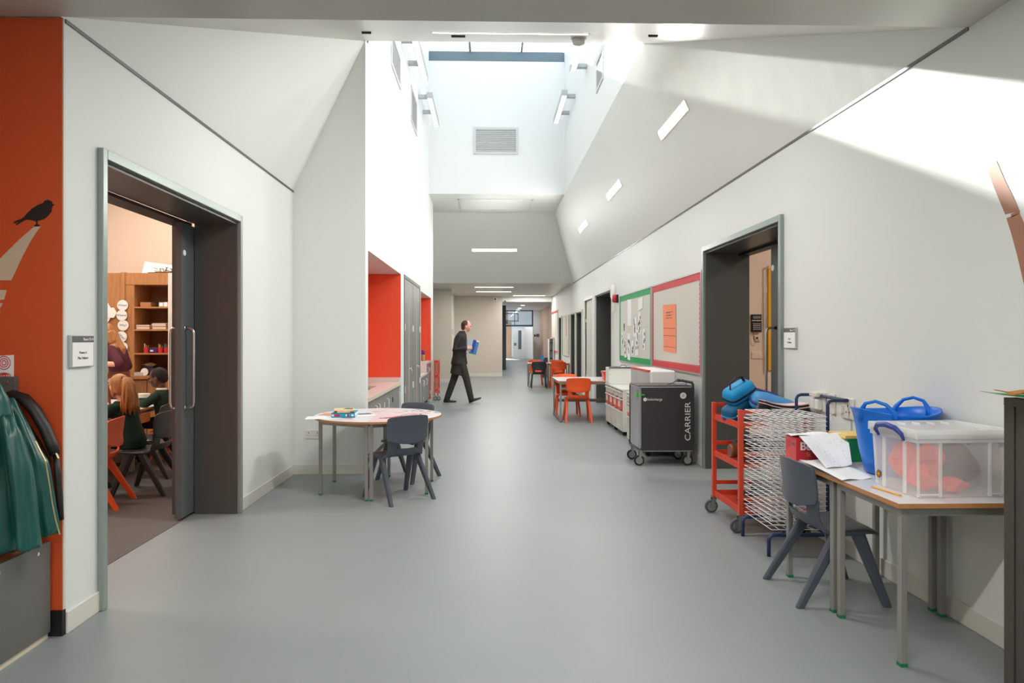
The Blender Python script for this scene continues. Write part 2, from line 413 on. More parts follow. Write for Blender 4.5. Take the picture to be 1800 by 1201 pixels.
# ---------------- classrooms behind the doors
struct('wall_classroom_left', MB().box(-8.5, -2.25, 9.9, 10.1, 0, 3.7).box(-8.6, -8.4, 2.4, 10.1, 0, 3.7).box(-8.5, -2.25, 2.5, 2.7, 0, 3.7).box(-2.25, -2.1, 3.3, 6.9, 2.95, 3.7).box(-2.45, -2.14, 6.94, 10.1, 0, 3.7).box(-2.26, -2.12, 6.79, 6.95, 0, 3.7), 'cream_paint')
struct('ceiling_classroom_left', MB().box(-8.6, -2.1, 2.4, 10.1, 3.7, 3.9), 'paint')
struct('wall_classroom_right', MB().box(2.69, 7.5, 7.4, 7.55, 0, 3.4).box(7.4, 7.6, 1.9, 7.7, 0, 3.4).box(2.69, 7.5, 1.8, 2.0, 0, 3.4).box(2.55, 2.69, 1.9, 7.6, 2.95, 3.4).box(2.69, 2.72, 1.9, 4.55, 0, 3.4).box(2.69, 2.72, 7.05, 7.5, 0, 3.4), 'cream_paint')
struct('ceiling_classroom_right', MB().box(2.5, 7.6, 1.8, 7.6, 3.4, 3.6), 'paint')

# ---------------- far end of the corridor
struct('wall_far_left', MB().box(-2.9, -1.11, 20.5, 20.7, 0, 2.8), 'far_paint')
struct('wall_far_left', MB().box(-2.9, -2.6, 14.9, 20.6, 0, 4.6), 'paint')
struct('wall_far_left', MB().box(-2.6, -1.96, 14.85, 14.99, 0, 4.6).box(-2.6, -1.96, 14.99, 16, 2.8, 4.6), 'paint')
struct('wall_far_side', MB().box(-1.4, -1.2, 20.7, 24.0, 0, 2.8), 'paint')
d8 = struct('door_8', MB().box(-1.2, -1.17, 21.2, 21.26, 0, 2.05).box(-1.2, -1.17, 22.9, 22.96, 0, 2.05).box(-1.2, -1.17, 21.2, 22.96, 2.0, 2.06), 'skirting')
struct('door_leaf', MB().box(-1.2, -1.185, 21.26, 22.9, 0.01, 2.0), 'skirting', d8)
struct('door_sign', MB().box(-1.185, -1.18, 21.5, 21.62, 1.45, 1.62).box(-1.185, -1.18, 22.4, 22.52, 1.45, 1.62), 'ink', d8)
struct('wall_far', MB().box(-1.3, 0.476, 23.84, 24.2, 0, 2.8), 'peach_paint')
struct('wall_far', MB().box(0.476, 2.6, 24.0, 24.3, 2.62, 2.9), 'paint')
bpy.data.objects['wall_far'].data.materials[0] = MATS['far_paint']
struct('baseboard_far', MB().box(-1.2, 0.476, 23.828, 23.84, 0, 0.12).box(-2.6, -1.11, 20.488, 20.5, 0, 0.12), 'skirting')
# lobby
struct('wall_lobby_left', MB().box(0.2, 0.4, 24.2, 25.0, 0, 3.2).box(0.2, 0.4, 29.4, 44.2, 0, 3.2).box(0.2, 0.4, 25.0, 29.4, 2.6, 3.2), 'lobby_white')
wl2 = struct('window_2', MB().box(0.29, 0.30, 25.0, 29.4, 0, 2.6), 'glass')
for yy in (25.03, 26.5, 27.97): struct('window_frame', MB().box(0.25, 0.35, yy - .03, yy + .03, 0, 2.6), 'dark_blue', wl2)
struct('trim_6', MB().box(0.55, 0.73, 28.8, 29.0, 0, 2.72), 'dark_blue')
struct('wall_lobby_right', MB().box(3.35, 3.6, 24.2, 44.2, 0, 3.2), 'peach_paint')
struct('wall_lobby_near', MB().box(2.6, 3.6, 24.2, 24.4, 0, 3.2).box(-0.2, 3.6, 24.18, 24.4, 2.85, 3.3), 'lobby_white')
struct('wall_lobby_far', MB().box(2.86, 3.5, 43.8, 44.1, 0, 3.2), 'lobby_white')
struct('ceiling_lobby', MB().box(0.1, 3.7, 24.2, 44.2, 3.12, 3.3), 'lobby_white')
# glazed screen at the end of the lobby
g = struct('window_3', MB().box(0.4, 2.8, 43.9, 43.91, 2.18, 3.1), 'glass')
struct('window_frame', MB().box(0.4, 2.88, 43.82, 43.95, 2.08, 2.18).box(2.78, 2.88, 43.82, 43.95, 2.08, 3.12).box(0.4, 2.88, 43.82, 43.95, 3.06, 3.12).box(1.65, 1.69, 43.86, 43.92, 2.18, 3.06), 'dark_blue', g)
d9 = struct('door_9', MB().box(1.56, 2.30, 43.82, 43.88, 0.01, 1.94), 'white_metal')
struct('vision_panel', MB().box(1.9, 2.1, 43.80, 43.825, 0.62, 1.82), 'blue_upstand', d9)
struct('door_plate', MB().box(1.62, 1.78, 43.80, 43.825, 0.85, 1.02), 'cab_grey', d9)
d10 = struct('door_10', MB().poly([(2.30, 43.8, 0.01), (2.74, 42.4, 0.01), (2.74, 42.4, 2.02), (2.30, 43.8, 2.02)], (0.05, 0.02, 0)), 'white_metal')
struct('wall_lobby_far', MB().box(0.0, 3.5, 48.5, 48.7, 0, 3.4), 'lobby_white')
struct('floor', MB().box(-3, 6, 46.9, 52, -0.1, 0.0), 'vinyl')
struct('sun_blocker_canopy', MB().box(-2.6, 0.2, 24.2, 36.5, 2.75, 2.95), 'lobby_white')  # added unseen canopy, keeps direct sun off the lobby side window
struct('wall_outside', MB().box(-2.6, 0.2, 36.5, 36.7, 0, 2.95), 'lobby_white')  # unseen end wall of the added canopy
struct('sun_blocker_porch', MB().box(-1, 5, 44.1, 49, 3.4, 3.6).box(3.4, 3.6, 44.1, 48.7, 0, 3.4), 'lobby_white')  # roof and side wall added to stop sun streaking in past the screen
struct('wall_porch', MB().box(1.15, 1.55, 46.0, 46.2, 0, 2.4).box(0.2, 1.3, 46.0, 46.2, 2.3, 3.4), 'peach_paint')
w4 = struct('window_4', MB().box(0.6, 1.15, 46.1, 46.11, 0, 2.2), 'glass')
struct('window_frame', MB().box(1.1, 1.18, 46.0, 46.2, 0, 2.3).box(0.5, 1.2, 46.0, 46.2, 2.1, 2.2).box(0.5, 2.0, 45.9, 46.0, 2.45, 2.5).box(0.5, 2.0, 45.9, 46.0, 2.95, 3.0).box(1.95, 2.0, 45.9, 46.0, 2.45, 3.0), 'dark_blue', w4)

# ---------------- hall behind the camera: added window, there to let sky light in
struct('wall_back', MB().box(-4.2, -1.0, -6.2, -6, 0, 2.9).box(2.0, 2.7, -6.2, -6, 0, 2.9).box(-1.0, 2.0, -6.2, -6, 2.4, 2.9), 'paint')
w5 = struct('fill_window', MB().box(-1.0, 2.0, -6.1, -6.09, 0, 2.4), 'glass')

# ================================================================== LIGHTS OF THE PLACE, PLUS ADDED LAMPS
def area(loc, sx, sy, rot, power, color=(1, 0.95, 0.88), parent=None, name='lamp_light'):
    d = bpy.data.lights.new(name, 'AREA'); d.shape = 'RECTANGLE'; d.size = sx; d.size_y = sy; d.energy = power; d.color = color
    o = bpy.data.objects.new(name, d); COL.objects.link(o)
    o.rotation_euler = rot
    if parent is not None: o.parent = parent; o.location = Vector(loc) - Vector(parent.location)
    else: o.location = loc
    return o
def strip_light(label, a, b, n, w_=0.06, group=None, power=10, name='linear_light', up=None, color=(1, 0.93, 0.84), emat='light_emit'):
    """recessed linear luminaire between a and b lying in a ceiling plane with inward normal n"""
    a = Vector(a); b = Vector(b); n = Vector(n).normalized(); t = (b - a).normalized(); s = t.cross(n).normalized()
    c = (a + b) / 2; th = thing(name, label, 'light', c, group=group)
    h = MB()
    def slab(mb, e0, e1, hw, d0, d1):
        p = [a + t * e0 - s * hw, b + t * e1 - s * hw, b + t * e1 + s * hw, a + t * e0 + s * hw]
        mb.loft([[q + n * d0 for q in p], [q + n * d1 for q in p]])
    slab(h, -0.012, 0.012, w_ / 2 + 0.012, -0.001, 0.003); obj('housing', h, 'white_metal', th)
    e = MB(); slab(e, 0, 0, w_ / 2, 0.003, 0.006); obj('diffuser', e, emat, th)
    if power:
        q = n.to_track_quat('Z', 'Y') if False else (-n).to_track_quat('Z', 'Y')
        # area lights shine along local -Z
        L_ = area(c + n * 0.012, (b - a).length, w_, (0, 0, 0), power, color, th)
        M = Matrix((t, n.cross(t) * 1.0, -n)).transposed() if False else None
        z = -n; x = t; y = z.cross(x)
        M = Matrix(((x[0], y[0], z[0]), (x[1], y[1], z[1]), (x[2], y[2], z[2])))
        # local -Z must point along n, so local Z = -n
        L_.rotation_euler = M.to_euler()
    return th
nr = Vector((-1.49, 0, -0.69)).normalized()
for lab, y0, y1 in (('nearest and longest looking recessed light strip on the right sloping ceiling', 6.45, 7.45), ('second recessed light strip on the right sloping ceiling', 9.7, 10.75), ('third and furthest recessed light strip on the right sloping ceiling', 13.0, 14.1)):
    strip_light(lab, (1.880, y0, 3.567), (1.880, y1, 3.567), nr, 0.09, power=38, color=(1, .97, .94))
nh = Vector((0, 1.49, -3.66)).normalized()
strip_light('long recessed light strip on the near hip ceiling above the corridor mouth', (-0.36, 4.42, 3.325), (0.64, 4.42, 3.325), nh, 0.08, power=36, color=(1, .97, .94))
nf = Vector((0, -1.49, -2.1)).normalized()
strip_light('recessed light strip in the middle of the far sloping ceiling', (-0.41, 17.05, 3.54), (0.70, 17.05, 3.54), nf, 0.08, power=40, color=(1, .97, .94))
strip_light('first light strip across the low far ceiling', (-0.39, 19.55, 2.8), (0.70, 19.55, 2.8), (0, 0, -1), 0.1, power=26, color=(1, .95, .90))
strip_light('second light strip across the low far ceiling, behind the first', (-0.39, 21.5, 2.8), (0.70, 21.5, 2.8), (0, 0, -1), 0.1, power=26, color=(1, .95, .90))
strip_light('light strip across the low far ceiling, right of the other two', (0.85, 23.4, 2.8), (1.93, 23.4, 2.8), (0, 0, -1), 0.1, power=26, color=(1, .95, .90))
for i, y in enumerate((33.3, 36.8, 40.4, 42.8)):
    t = thing('downlight', 'small round lobby downlight, %s in its row of four' % ['nearest', 'second nearest', 'second furthest', 'furthest'][i], 'light', (1.84, y, 3.10))
    obj('rim', MB().lathe([(.13, 0), (.13, .02)], (1.84, y, 3.10), 16), 'white_metal', t)
    obj('lens', MB().lathe([(.1, -.006), (.1, 0)], (1.84, y, 3.10), 16), 'light_emit', t)
    area((1.84, y, 3.09), .2, .2, (0, 0, 0), 16, (.92, .96, 1.0), t)
# lamps added out of frame to light the hall behind the camera and both classrooms
for y, x in ((-1.2, 0.2), (-3.6, 0.2), (1.3, 0.2)):
    strip_light('added ceiling strip lighting the hall before the corridor, ' + {-1.2: 'middle one', -3.6: 'furthest from the corridor', 1.3: 'next to the corridor'}[y], (x - .7, y, 2.8), (x + .7, y, 2.8), (0, 0, -1), 0.09, power=36, color=(1, .97, .94))
for i, (x, y) in enumerate(((-4.3, 4.2), (-4.3, 6.6), (-4.3, 8.6), (-6.8, 4.2), (-6.8, 7.0))):
    strip_light('added classroom ceiling strip behind the left door, %s' % ['front', 'middle', 'back', 'front by the window side', 'back by the window side'][i], (x - .7, y, 3.7), (x + .7, y, 3.7), (0, 0, -1), 0.12, power=30, color=(1, 0.90, 0.80))
strip_light('added classroom ceiling strip behind the right door', (4.2, 5.6, 3.4), (5.6, 5.6, 3.4), (0, 0, -1), 0.12, power=55, color=(1, 0.90, 0.80))

# bracket lights inside the shaft
def bracket(label, xw, xb, y0, y1, z, arms):
    t = thing('bracket_light', label, 'light', (xb, (y0 + y1) / 2, z - .05), group='wall bracket lights in the light shaft')
    for ya in arms: obj('arm', MB().box(min(xw, xb), max(xw, xb), ya - .04, ya + .04, z - .03, z + .03), 'bracket_grey', t, bevel=.004)
    obj('body', MB().box(xb - .05, xb + .05, y0, y1, z - .05, z + .05), 'bracket_grey', t, bevel=.006)
    obj('diffuser', MB().box(xb - .04, xb + .04, y0 + .03, y1 - .03, z - .056, z - .05), 'light_cool', t)
bracket('bracket light on the left shaft wall, nearer of the two', XN, -1.02, 9.3, 11.0, 5.52, (9.6, 10.4))
bracket('bracket light on the left shaft wall, further of the two', XN, -1.02, 11.8, 13.45, 5.54, (11.9, 12.7))
bracket('bracket light on the right shaft wall, nearer of the two', 1.55, 1.34, 9.2, 10.85, 5.64, (9.5, 10.75))
bracket('bracket light on the right shaft wall, further of the two', 1.55, 1.34, 12.0, 13.6, 5.68, (12.2, 13.1))
# ================================================================== CHAIRS
def chair_parts(kind):
    """one-piece school chair, +Y is the way a sitter faces; returns parts (name, MB)"""
    P = []
    # backrest panel with a gently curved section and a rounded top
    def ring_row(y, z, hw, bow, n=14):
        return [Vector((hw * (2 * i / n - 1), y + bow * (2 * i / n - 1) ** 2, z - 0.012 * (abs(2 * i / n - 1) ** 3) * (1 if z > .69 else 0))) for i in range(n + 1)]
    rows = [(-.190, .712, .178, .030), (-.186, .700, .194, .034), (-.180, .64, .200, .036), (-.174, .58, .200, .038), (-.174, .54, .197, .040), (-.182, .512, .192, .042)]
    b = MB(); outer = [ring_row(*r) for r in rows]; n = len(outer[0])
    # lower rim of the panel dips in the middle like a smile
    last = [Vector((p.x, p.y, p.z - 0.035 * (1 - (p.x / .196) ** 2))) for p in outer[-1]]; outer[-1] = last
    th = 0.014
    A = [[p for p in r] for r in outer]; B = [[Vector((p.x * .985, p.y + th, p.z)) for p in r] for r in outer]
    rings = [A[k] + B[k][::-1] for k in range(len(A))]
    b.loft(rings, cap=True, close=True)
    P.append(('backrest', b))
    # lower shell: two arms, the bridge under the slot and the seat pan
    s = MB()
    prof = [(-.150, .53, .186), (-.144, .484, .173), (-.140, .438, .170), (-.130, .41, .172), (-.105, .388, .177), (-.06, .377, .188), (0.0, .374, .195), (.07, .378, .200), (.13, .383, .200), (.17, .380, .196), (.19, .368, .188)]
    xs = [-1, -.93, -.8, -.6, -.35, 0, .35, .6, .8, .93, 1]
    def pt(k, f, off):
        y, z, hw = prof[k]; back = 1 if k < 4 else (0.5 if k == 4 else 0)
        yy = y + (.040 * f * f) * back + off[0]; zz = z + off[1]
        if k >= 4: zz += (-.012 * f ** 6) + (.006 * f * f)
        return Vector((hw * f, yy, zz))
    def norm(k):
        a = prof[max(0, k - 1)]; c = prof[min(len(prof) - 1, k + 1)]
        t = Vector((0, c[0] - a[0], c[1] - a[1])).normalized(); return Vector((0, -t.z, t.y)) * .012
    top = {}; bot = {}
    for k in range(len(prof)):
        nn = norm(k)
        for i, f in enumerate(xs):
            top[k, i] = s.vert(pt(k, f, (0, 0))); q = pt(k, f, (0, 0)) - nn * 1.2; bot[k, i] = s.vert(q)
    def hole(k, i): return k == 1 and 3 <= i <= 6
    K = len(prof) - 1; I = len(xs) - 1
    for k in range(K):
        for i in range(I):
            if hole(k, i): continue
            s.face((top[k, i], top[k, i + 1], top[k + 1, i + 1], top[k + 1, i])); s.face((bot[k, i], bot[k + 1, i], bot[k + 1, i + 1], bot[k, i + 1]))
            for (dk, di, e0, e1) in ((-1, 0, (k, i), (k, i + 1)), (1, 0, (k + 1, i + 1), (k + 1, i)), (0, -1, (k + 1, i), (k, i)), (0, 1, (k, i + 1), (k + 1, i + 1))):
                kk, ii = k + dk, i + di
                if kk < 0 or kk >= K or ii < 0 or ii >= I or hole(kk, ii):
                    s.face((top[e0], bot[e0], bot[e1], top[e1]))
    P.append(('seat', s))
    # four tapered splayed legs rising to shoulders beside the seat
    for sx in (-1, 1):
        for (x0, y0, z0, x1, y1) in ((.170, -.005, .372, .205, -.222), (.170, .085, .372, .205, .222)):
            l = MB(); N = 6; rings = []
            for k in range(N + 1):
                t = k / N; x = sx * (x0 + (x1 - x0) * t); y = y0 + (y1 - y0) * t; z = z0 * (1 - t)
                w_ = .020 - .005 * t; d = .036 - .015 * t
                rings.append([Vector((x + w_ * a, y + d * c, z)) for a, c in ((-1, -.6), (-.6, -1), (.6, -1), (1, -.6), (1, .6), (.6, 1), (-.6, 1), (-1, .6))])
            l.loft(rings); P.append(('leg', l))
    for sx in (-1, 1):
        l = MB().tube([(sx * .17, -.03, .362), (sx * .176, .04, .364), (sx * .172, .11, .366)], .016, 8); P.append(('seat_rail', l))
    return P
def make_chair(kind, m):
    t = thing('school_chair', 'x', 'chair')
    for n_, mb in chair_parts(kind):
        o = obj(n_, mb, m, t, local=True, smooth=(n_ in ('backrest', 'seat')), bevel=0.004)
        if n_ in ('backrest', 'seat'):
            for mdf in list(o.modifiers): mdf.width = .004; mdf.segments = 2
    return t
protos = {}
def chair(m, label, x, y, rz, group=None, s=1.0):
    if m not in protos: protos[m] = o = make_chair('k', m)
    else: o = copy_tree(protos[m])
    o['label'] = label
    if group: o['group'] = group
    elif 'group' in o: del o['group']
    o.location = (x, y, 0); o.rotation_euler = (0, 0, R(rz)); o.scale = (s, s, s)
    return o
chair('chair_grey', 'charcoal plastic chair in front of the round white table, back towards us', -.757, 5.774, 38.8)
chair('chair_grey', 'charcoal plastic chair tucked in behind the round white table', -.77, 6.60, 149.6)
chair('chair_grey', 'charcoal plastic chair at the right-hand table under the clear box and blue tub', 1.776, 3.58, -90)
chair('chair_orange', 'orange plastic chair with its back to us at the middle table on the right', 1.43, 10.98, 0)
chair('chair_orange', 'orange plastic chair behind the middle right table, facing us', 1.36, 11.85, 180)
chair('chair_black', 'dark grey chair with its back to us at the furthest corridor tables', 1.35, 18.42, 0)
chair('chair_orange', 'orange chair with its back to us beside the dark grey one at the furthest tables', 1.87, 18.35, 0)
chair('chair_orange', 'orange chair behind the furthest tables, left one, beyond the dark grey chair', 1.33, 19.45, 180)
chair('chair_orange', 'orange chair behind the furthest tables, right one, against the wall', 1.96, 19.5, 180)
chair('chair_orange', 'orange classroom chair just inside the left doorway, empty', -3.15, 5.56, 100)
chair('chair_black', 'dark classroom chair the girl with the ponytail sits on', -2.98, 6.08, 90)
chair('chair_black', 'dark classroom chair half hidden by the door leaf, between the two children', -3.27, 6.78, 90)
chair('chair_orange', 'orange classroom chair the boy in the green sweater sits on', -3.36, 7.42, 90)
chair('chair_orange', 'orange classroom chair deeper in the room behind the ponytail girl', -3.55, 8.35, 60)

# ================================================================== TABLES
def top_slab(t, poly, z, th=.018):
    mb = MB(); n = len(poly)
    mb.slot(1).poly([(x, y, z - th) for x, y in poly], (0, 0, th - .001))
    mb.slot(0).poly([(x, y, z - .0012) for x, y in poly], (0, 0, .0012))
    obj('tabletop', mb, ['laminate', 'mdf_edge'], t)
def leg(t, x, y, z, cap=True, w_=.028, m='leg_grey'):
    l = obj('leg', MB().box(x - w_ / 2, x + w_ / 2, y - w_ / 2, y + w_ / 2, 0.012, z), m, t, bevel=.003)
    o = obj('foot_cap', MB().box(x - w_ / 2 - .001, x + w_ / 2 + .001, y - w_ / 2 - .001, y + w_ / 2 + .001, 0, .014), 'green_cap', l)
def rails(t, pts, z, closed=True, h=.035, w_=.022):
    mb = MB(); n = len(pts)
    for i in range(n if closed else n - 1):
        a, b = pts[i], pts[(i + 1) % n]
        mb.bar((a[0], a[1], z - h / 2), (b[0], b[1], z - h / 2), w_, h)
    obj('frame', mb, 'leg_grey', t)
# two half-round tables pushed together
cx, cy, RT = -.99, 6.17, .56
for sgn, lab, lx in ((-1, 'half-round white table with the books, left half of the round pair', -1.0), (1, 'half-round white table with red pen scribbles, right half of the round pair', -.98)):
    t = thing('half_round_table', lab, 'table', (cx + sgn * .25, cy, 0), group='half round tables pushed into one round table')
    a0 = 90 if sgn < 0 else -90
    arc = [(cx + sgn * .001 + RT * math.cos(R(a0 + 180 * k / 28)), cy + RT * math.sin(R(a0 + 180 * k / 28))) for k in range(29)]
    top_slab(t, arc, .66)
    L4 = [(cx + sgn * .02, cy - .50), (cx + sgn * .02, cy + .50), (cx + sgn * .455, cy - .265), (cx + sgn * .455, cy + .265)]
    for p in L4: leg(t, p[0], p[1], .642)
    rails(t, [L4[0], L4[2], L4[3], L4[1]], .641)
# writing on the white tops
def decal_strokes(mb, pts, z, w_, curve=True):
    for a, b in zip(pts[:-1], pts[1:]):
        a = Vector((a[0], a[1], z)); b = Vector((b[0], b[1], z)); d = (b - a)
        if d.length < 1e-5: continue
        s = Vector((-d.y, d.x, 0)).normalized() * w_ / 2; e = d.normalized() * w_ * .3
        mb.poly([a - s - e, b - s + e, b + s + e, a + s - e], (0, 0, .0008))
rt = [o for o in bpy.data.objects if o.get('label', '').endswith('right half of the round pair')][0]
lt = [o for o in bpy.data.objects if o.get('label', '').endswith('left half of the round pair')][0]
mb = MB()
decal_strokes(mb, [(-.93, 5.86), (-.86, 5.90), (-.80, 6.02), (-.72, 6.12), (-.64, 6.20), (-.55, 6.28)], .6602, .022)
decal_strokes(mb, [(-.93, 5.90), (-.88, 5.86), (-.84, 5.94), (-.90, 5.93)], .6602, .02)
decal_strokes(mb, [(-.80, 6.05), (-.74, 6.02), (-.68, 6.10), (-.60, 6.10), (-.62, 6.20), (-.72, 6.22), (-.78, 6.14)], .6602, .016)
decal_strokes(mb, [(-.72, 6.36), (-.66, 6.40), (-.60, 6.36), (-.54, 6.42)], .6602, .012)
decal_strokes(mb, [(-.86, 6.30), (-.82, 6.34), (-.78, 6.30)], .6602, .01)
obj('pen_marks', mb, 'red_ink', rt)
mb = MB()
for x, y in ((-.80, 6.44), (-.74, 6.50), (-.66, 6.48), (-.58, 6.46), (-.52, 6.38), (-.50, 6.30), (-.70, 6.56)):
    decal_strokes(mb, [(x, y), (x + .03, y + .01), (x + .02, y - .02), (x + .05, y)], .6602, .007)
obj('pen_marks', mb, 'ink', rt)
mb = MB(); decal_strokes(mb, [(-1.22, 5.83), (-1.19, 5.85), (-1.16, 5.83), (-1.19, 5.82), (-1.22, 5.83)], .6602, .008); decal_strokes(mb, [(-1.08, 6.4), (-1.05, 6.42), (-1.03, 6.4)], .6602, .01)
obj('pen_marks', mb, 'red_ink', lt)
def sheet(name, lab, cx_, cy_, z, w_, d, rz, m='paper', cat='paper', group=None, curl=0.0, n=8):
    mb = MB(); M = Matrix.Translation((cx_, cy_, z)) @ Matrix.Rotation(R(rz), 4, 'Z'); rings = []
    for i in range(n + 1):
        u = -.5 + i / n; h = curl * (abs(u) * 2) ** 2.2 * (1 if u > 0 else .4)
        rings.append([M @ Vector((u * w_, -d / 2, h)), M @ Vector((u * w_, d / 2, h)), M @ Vector((u * w_, d / 2, h + .0012)), M @ Vector((u * w_, -d / 2, h + .0012))])
    mb.loft(rings); return single(name, mb, m, lab, cat, group)
sheet('paper_sheet', 'white paper sheet overhanging the left rim of the round table', -1.42, 5.93, .6605, .30, .21, 8)
sheet('paper_sheet', 'white paper sheet under the books on the round table', -1.17, 6.12, .6605, .30, .21, 20)
sheet('paper_sheet', 'pinkish paper sheet left of the books on the round table', -1.40, 6.18, .662, .21, .15, -12, m='orange_paper')
def book(lab, x, y, z, w_, d, h, rz, cover, name='book', pages='paper'):
    t = thing(name, lab, 'book', (x, y, z), R(rz))
    M = Matrix.Identity(4)
    obj('pages', MB().box(-w_ / 2 + .004, w_ / 2 - .004, -d / 2 + .003, d / 2 - .004, .003, h - .003), pages, t, local=True)
    obj('cover', MB().box(-w_ / 2, w_ / 2, -d / 2, d / 2, 0, .003).box(-w_ / 2, w_ / 2, -d / 2, d / 2, h - .003, h).box(-w_ / 2, w_ / 2, -d / 2, -d / 2 + .003, 0, h), cover, t, local=True)
    return t
mat('book_blue', (28, 150, 196), 0.4); mat('book_cream', (232, 206, 160), 0.45, noise=.1, nscale=18); mat('book_brown', (92, 66, 46), 0.5)
bk = book('thick turquoise book lying under the cream one on the round table', -1.265, 6.05, .663, .20, .26, .036, 4, 'book_blue')
for xx, ww, mm in ((-.05, .05, 'alarm_red'), (.04, .036, 'white_plastic'), (.045, .02, 'alarm_red'), (-.085, .02, 'white_plastic'), (.08, .02, 'white_plastic')):
    obj('spine_mark', MB().box(xx - ww / 2, xx + ww / 2, -.1315, -.130, .010, .026), mm, bk, local=True)
bk = book('cream paperback with an orange cover picture, topmost on the round table', -1.27, 6.04, .700, .17, .22, .022, 12, 'book_cream')
obj('cover_picture', MB().poly([(-.01, .0, .0222), (.07, -.03, .0222), (.08, .07, .0222), (.02, .09, .0222)], (0, 0, .0006)), 'book_brown', bk, local=True)
obj('spine_mark', MB().box(-.085, -.06, -.1115, -.110, .003, .018).box(.05, .085, -.1115, -.110, .003, .012), 'book_brown', bk, local=True)
sheet('paper_sheet', 'light blue note sticking out behind the books on the round table', -1.12, 6.19, .664, .12, .09, 30, m='blue_upstand')

# near right tables
def rect_table(lab, x0, x1, y0, y1, z, inset=.035, group=None, low_bar=False):
    t = thing('classroom_table', lab, 'table', ((x0 + x1) / 2, (y0 + y1) / 2, 0), group=group)
    top_slab(t, [(x0, y0), (x1, y0), (x1, y1), (x0, y1)], z, .02)
    L4 = [(x0 + inset, y0 + inset), (x1 - inset, y0 + inset), (x1 - inset, y1 - inset), (x0 + inset, y1 - inset)]
    for p in L4: leg(t, p[0], p[1], z - .02)
    rails(t, L4, z - .021)
    if low_bar: obj('stretcher', MB().bar((x0 + inset, y1 - inset, .25), (x1 - inset, y1 - inset, .25), .02, .05), 'leg_grey', t)
    return t
rect_table('white square table at the right wall, the nearer one carrying the clear box', 1.668, 2.228, 2.735, 3.288, .675, .033, 'square white tables at the right wall')
rect_table('white square table at the right wall, the further one under the papers and blue tub', 1.668, 2.228, 3.29, 3.85, .675, .033, 'square white tables at the right wall')
rect_table('long white table with two orange chairs, midway down the right side', 1.11, 2.2, 10.85, 12.02, .66, .04, low_bar=True)
tb2 = [o for o in bpy.data.objects if o.get('label', '').startswith('long white table')][0]
obj('floor_bar', MB().bar((1.16, 10.9, .018), (1.15, 11.98, .018), .04, .03), 'cab_dark', tb2)
rect_table('white table at the far end of the corridor, left of the pair', 1.07, 1.64, 18.6, 19.15, .655, .03, 'pair of tables furthest down the corridor')
rect_table('white table at the far end of the corridor, right of the pair by the wall', 1.65, 2.21, 18.6, 19.15, .655, .03, 'pair of tables furthest down the corridor')
rect_table('white classroom table where the ponytail girl sits', -5.1, -3.52, 5.6, 6.95, .62, .05)
rect_table('white classroom table where the boy rests his arms', -5.1, -3.56, 6.97, 8.2, .62, .05)

# ================================================================== STORAGE BOX, TUB, PAPERS on the right tables
def frosted(name, tint, fac):
    m = bpy.data.materials.new(name); m.use_nodes = True; MATS[name] = m
    N = m.node_tree.nodes; L = m.node_tree.links; p = N['Principled BSDF']
    p.inputs['Base Color'].default_value = rgb(*tint); p.inputs['Roughness'].default_value = .3
    t = N.new('ShaderNodeBsdfTransparent'); t.inputs[0].default_value = (.99, .99, .99, 1); mx = N.new('ShaderNodeMixShader'); mx.inputs[0].default_value = fac
    L.new(t.outputs[0], mx.inputs[1]); L.new(p.outputs[0], mx.inputs[2]); L.new(mx.outputs[0], N['Material Output'].inputs['Surface'])
frosted('clear_plastic', (250, 250, 248), .24); frosted('clear_rib', (250, 250, 248), .42); frosted('clear_lid', (250, 250, 248), .45)
bx = thing('storage_box', 'big clear plastic storage box with blue handles and red cloths inside', 'box', (1.985, 2.975, .676), R(3))
def shell(mb, x0, x1, y0, y1, z0, z1, tp, th=.003):
    """open tub tapering inward by tp at the base"""
    o0 = [(x0 + tp, y0 + tp, z0), (x1 - tp, y0 + tp, z0), (x1 - tp, y1 - tp, z0), (x0 + tp, y1 - tp, z0)]
    o1 = [(x0, y0, z1), (x1, y0, z1), (x1, y1, z1), (x0, y1, z1)]
    i0 = [(x0 + tp + th, y0 + tp + th, z0 + th), (x1 - tp - th, y0 + tp + th, z0 + th), (x1 - tp - th, y1 - tp - th, z0 + th), (x0 + tp + th, y1 - tp - th, z0 + th)]
    i1 = [(x0 + th, y0 + th, z1), (x1 - th, y0 + th, z1), (x1 - th, y1 - th, z1), (x0 + th, y1 - th, z1)]
    b = len(mb.v); mb.v += o0 + o1 + i0 + i1
    mb.face([b + 3, b + 2, b + 1, b])
    for i in range(4):
        j = (i + 1) % 4
        mb.face([b + i, b + j, b + 4 + j, b + 4 + i]); mb.face([b + 8 + j, b + 8 + i, b + 12 + i, b + 12 + j]); mb.face([b + 4 + i, b + 4 + j, b + 12 + j, b + 12 + i])
    mb.face([b + 8, b + 9, b + 10, b + 11])
    return mb
obj('body', shell(MB(), -.2, .2, -.155, .155, 0, .255, .012), 'clear_plastic', bx, local=True)
for (x, y) in ((-.196, -.151), (.196, -.151), (-.196, .151), (.196, .151)):
    obj('rib', MB().tube([(x * .95, y * .93, .004), (x, y, .25)], .006, 6), 'clear_rib', bx, local=True)
for x in (-.10, .12): obj('rib', MB().box(x - .004, x + .004, -.160, -.148, .005, .245), 'clear_rib', bx, local=True)
for y in (-.07, .07): obj('rib', MB().box(-.205, -.193, y - .004, y + .004, .005, .245), 'clear_rib', bx, local=True)
for x in (-.145, .155): obj('foot_bead', MB().box(x - .04, x + .04, -.150, -.144, .012, .017), 'clear_rib', bx, local=True)

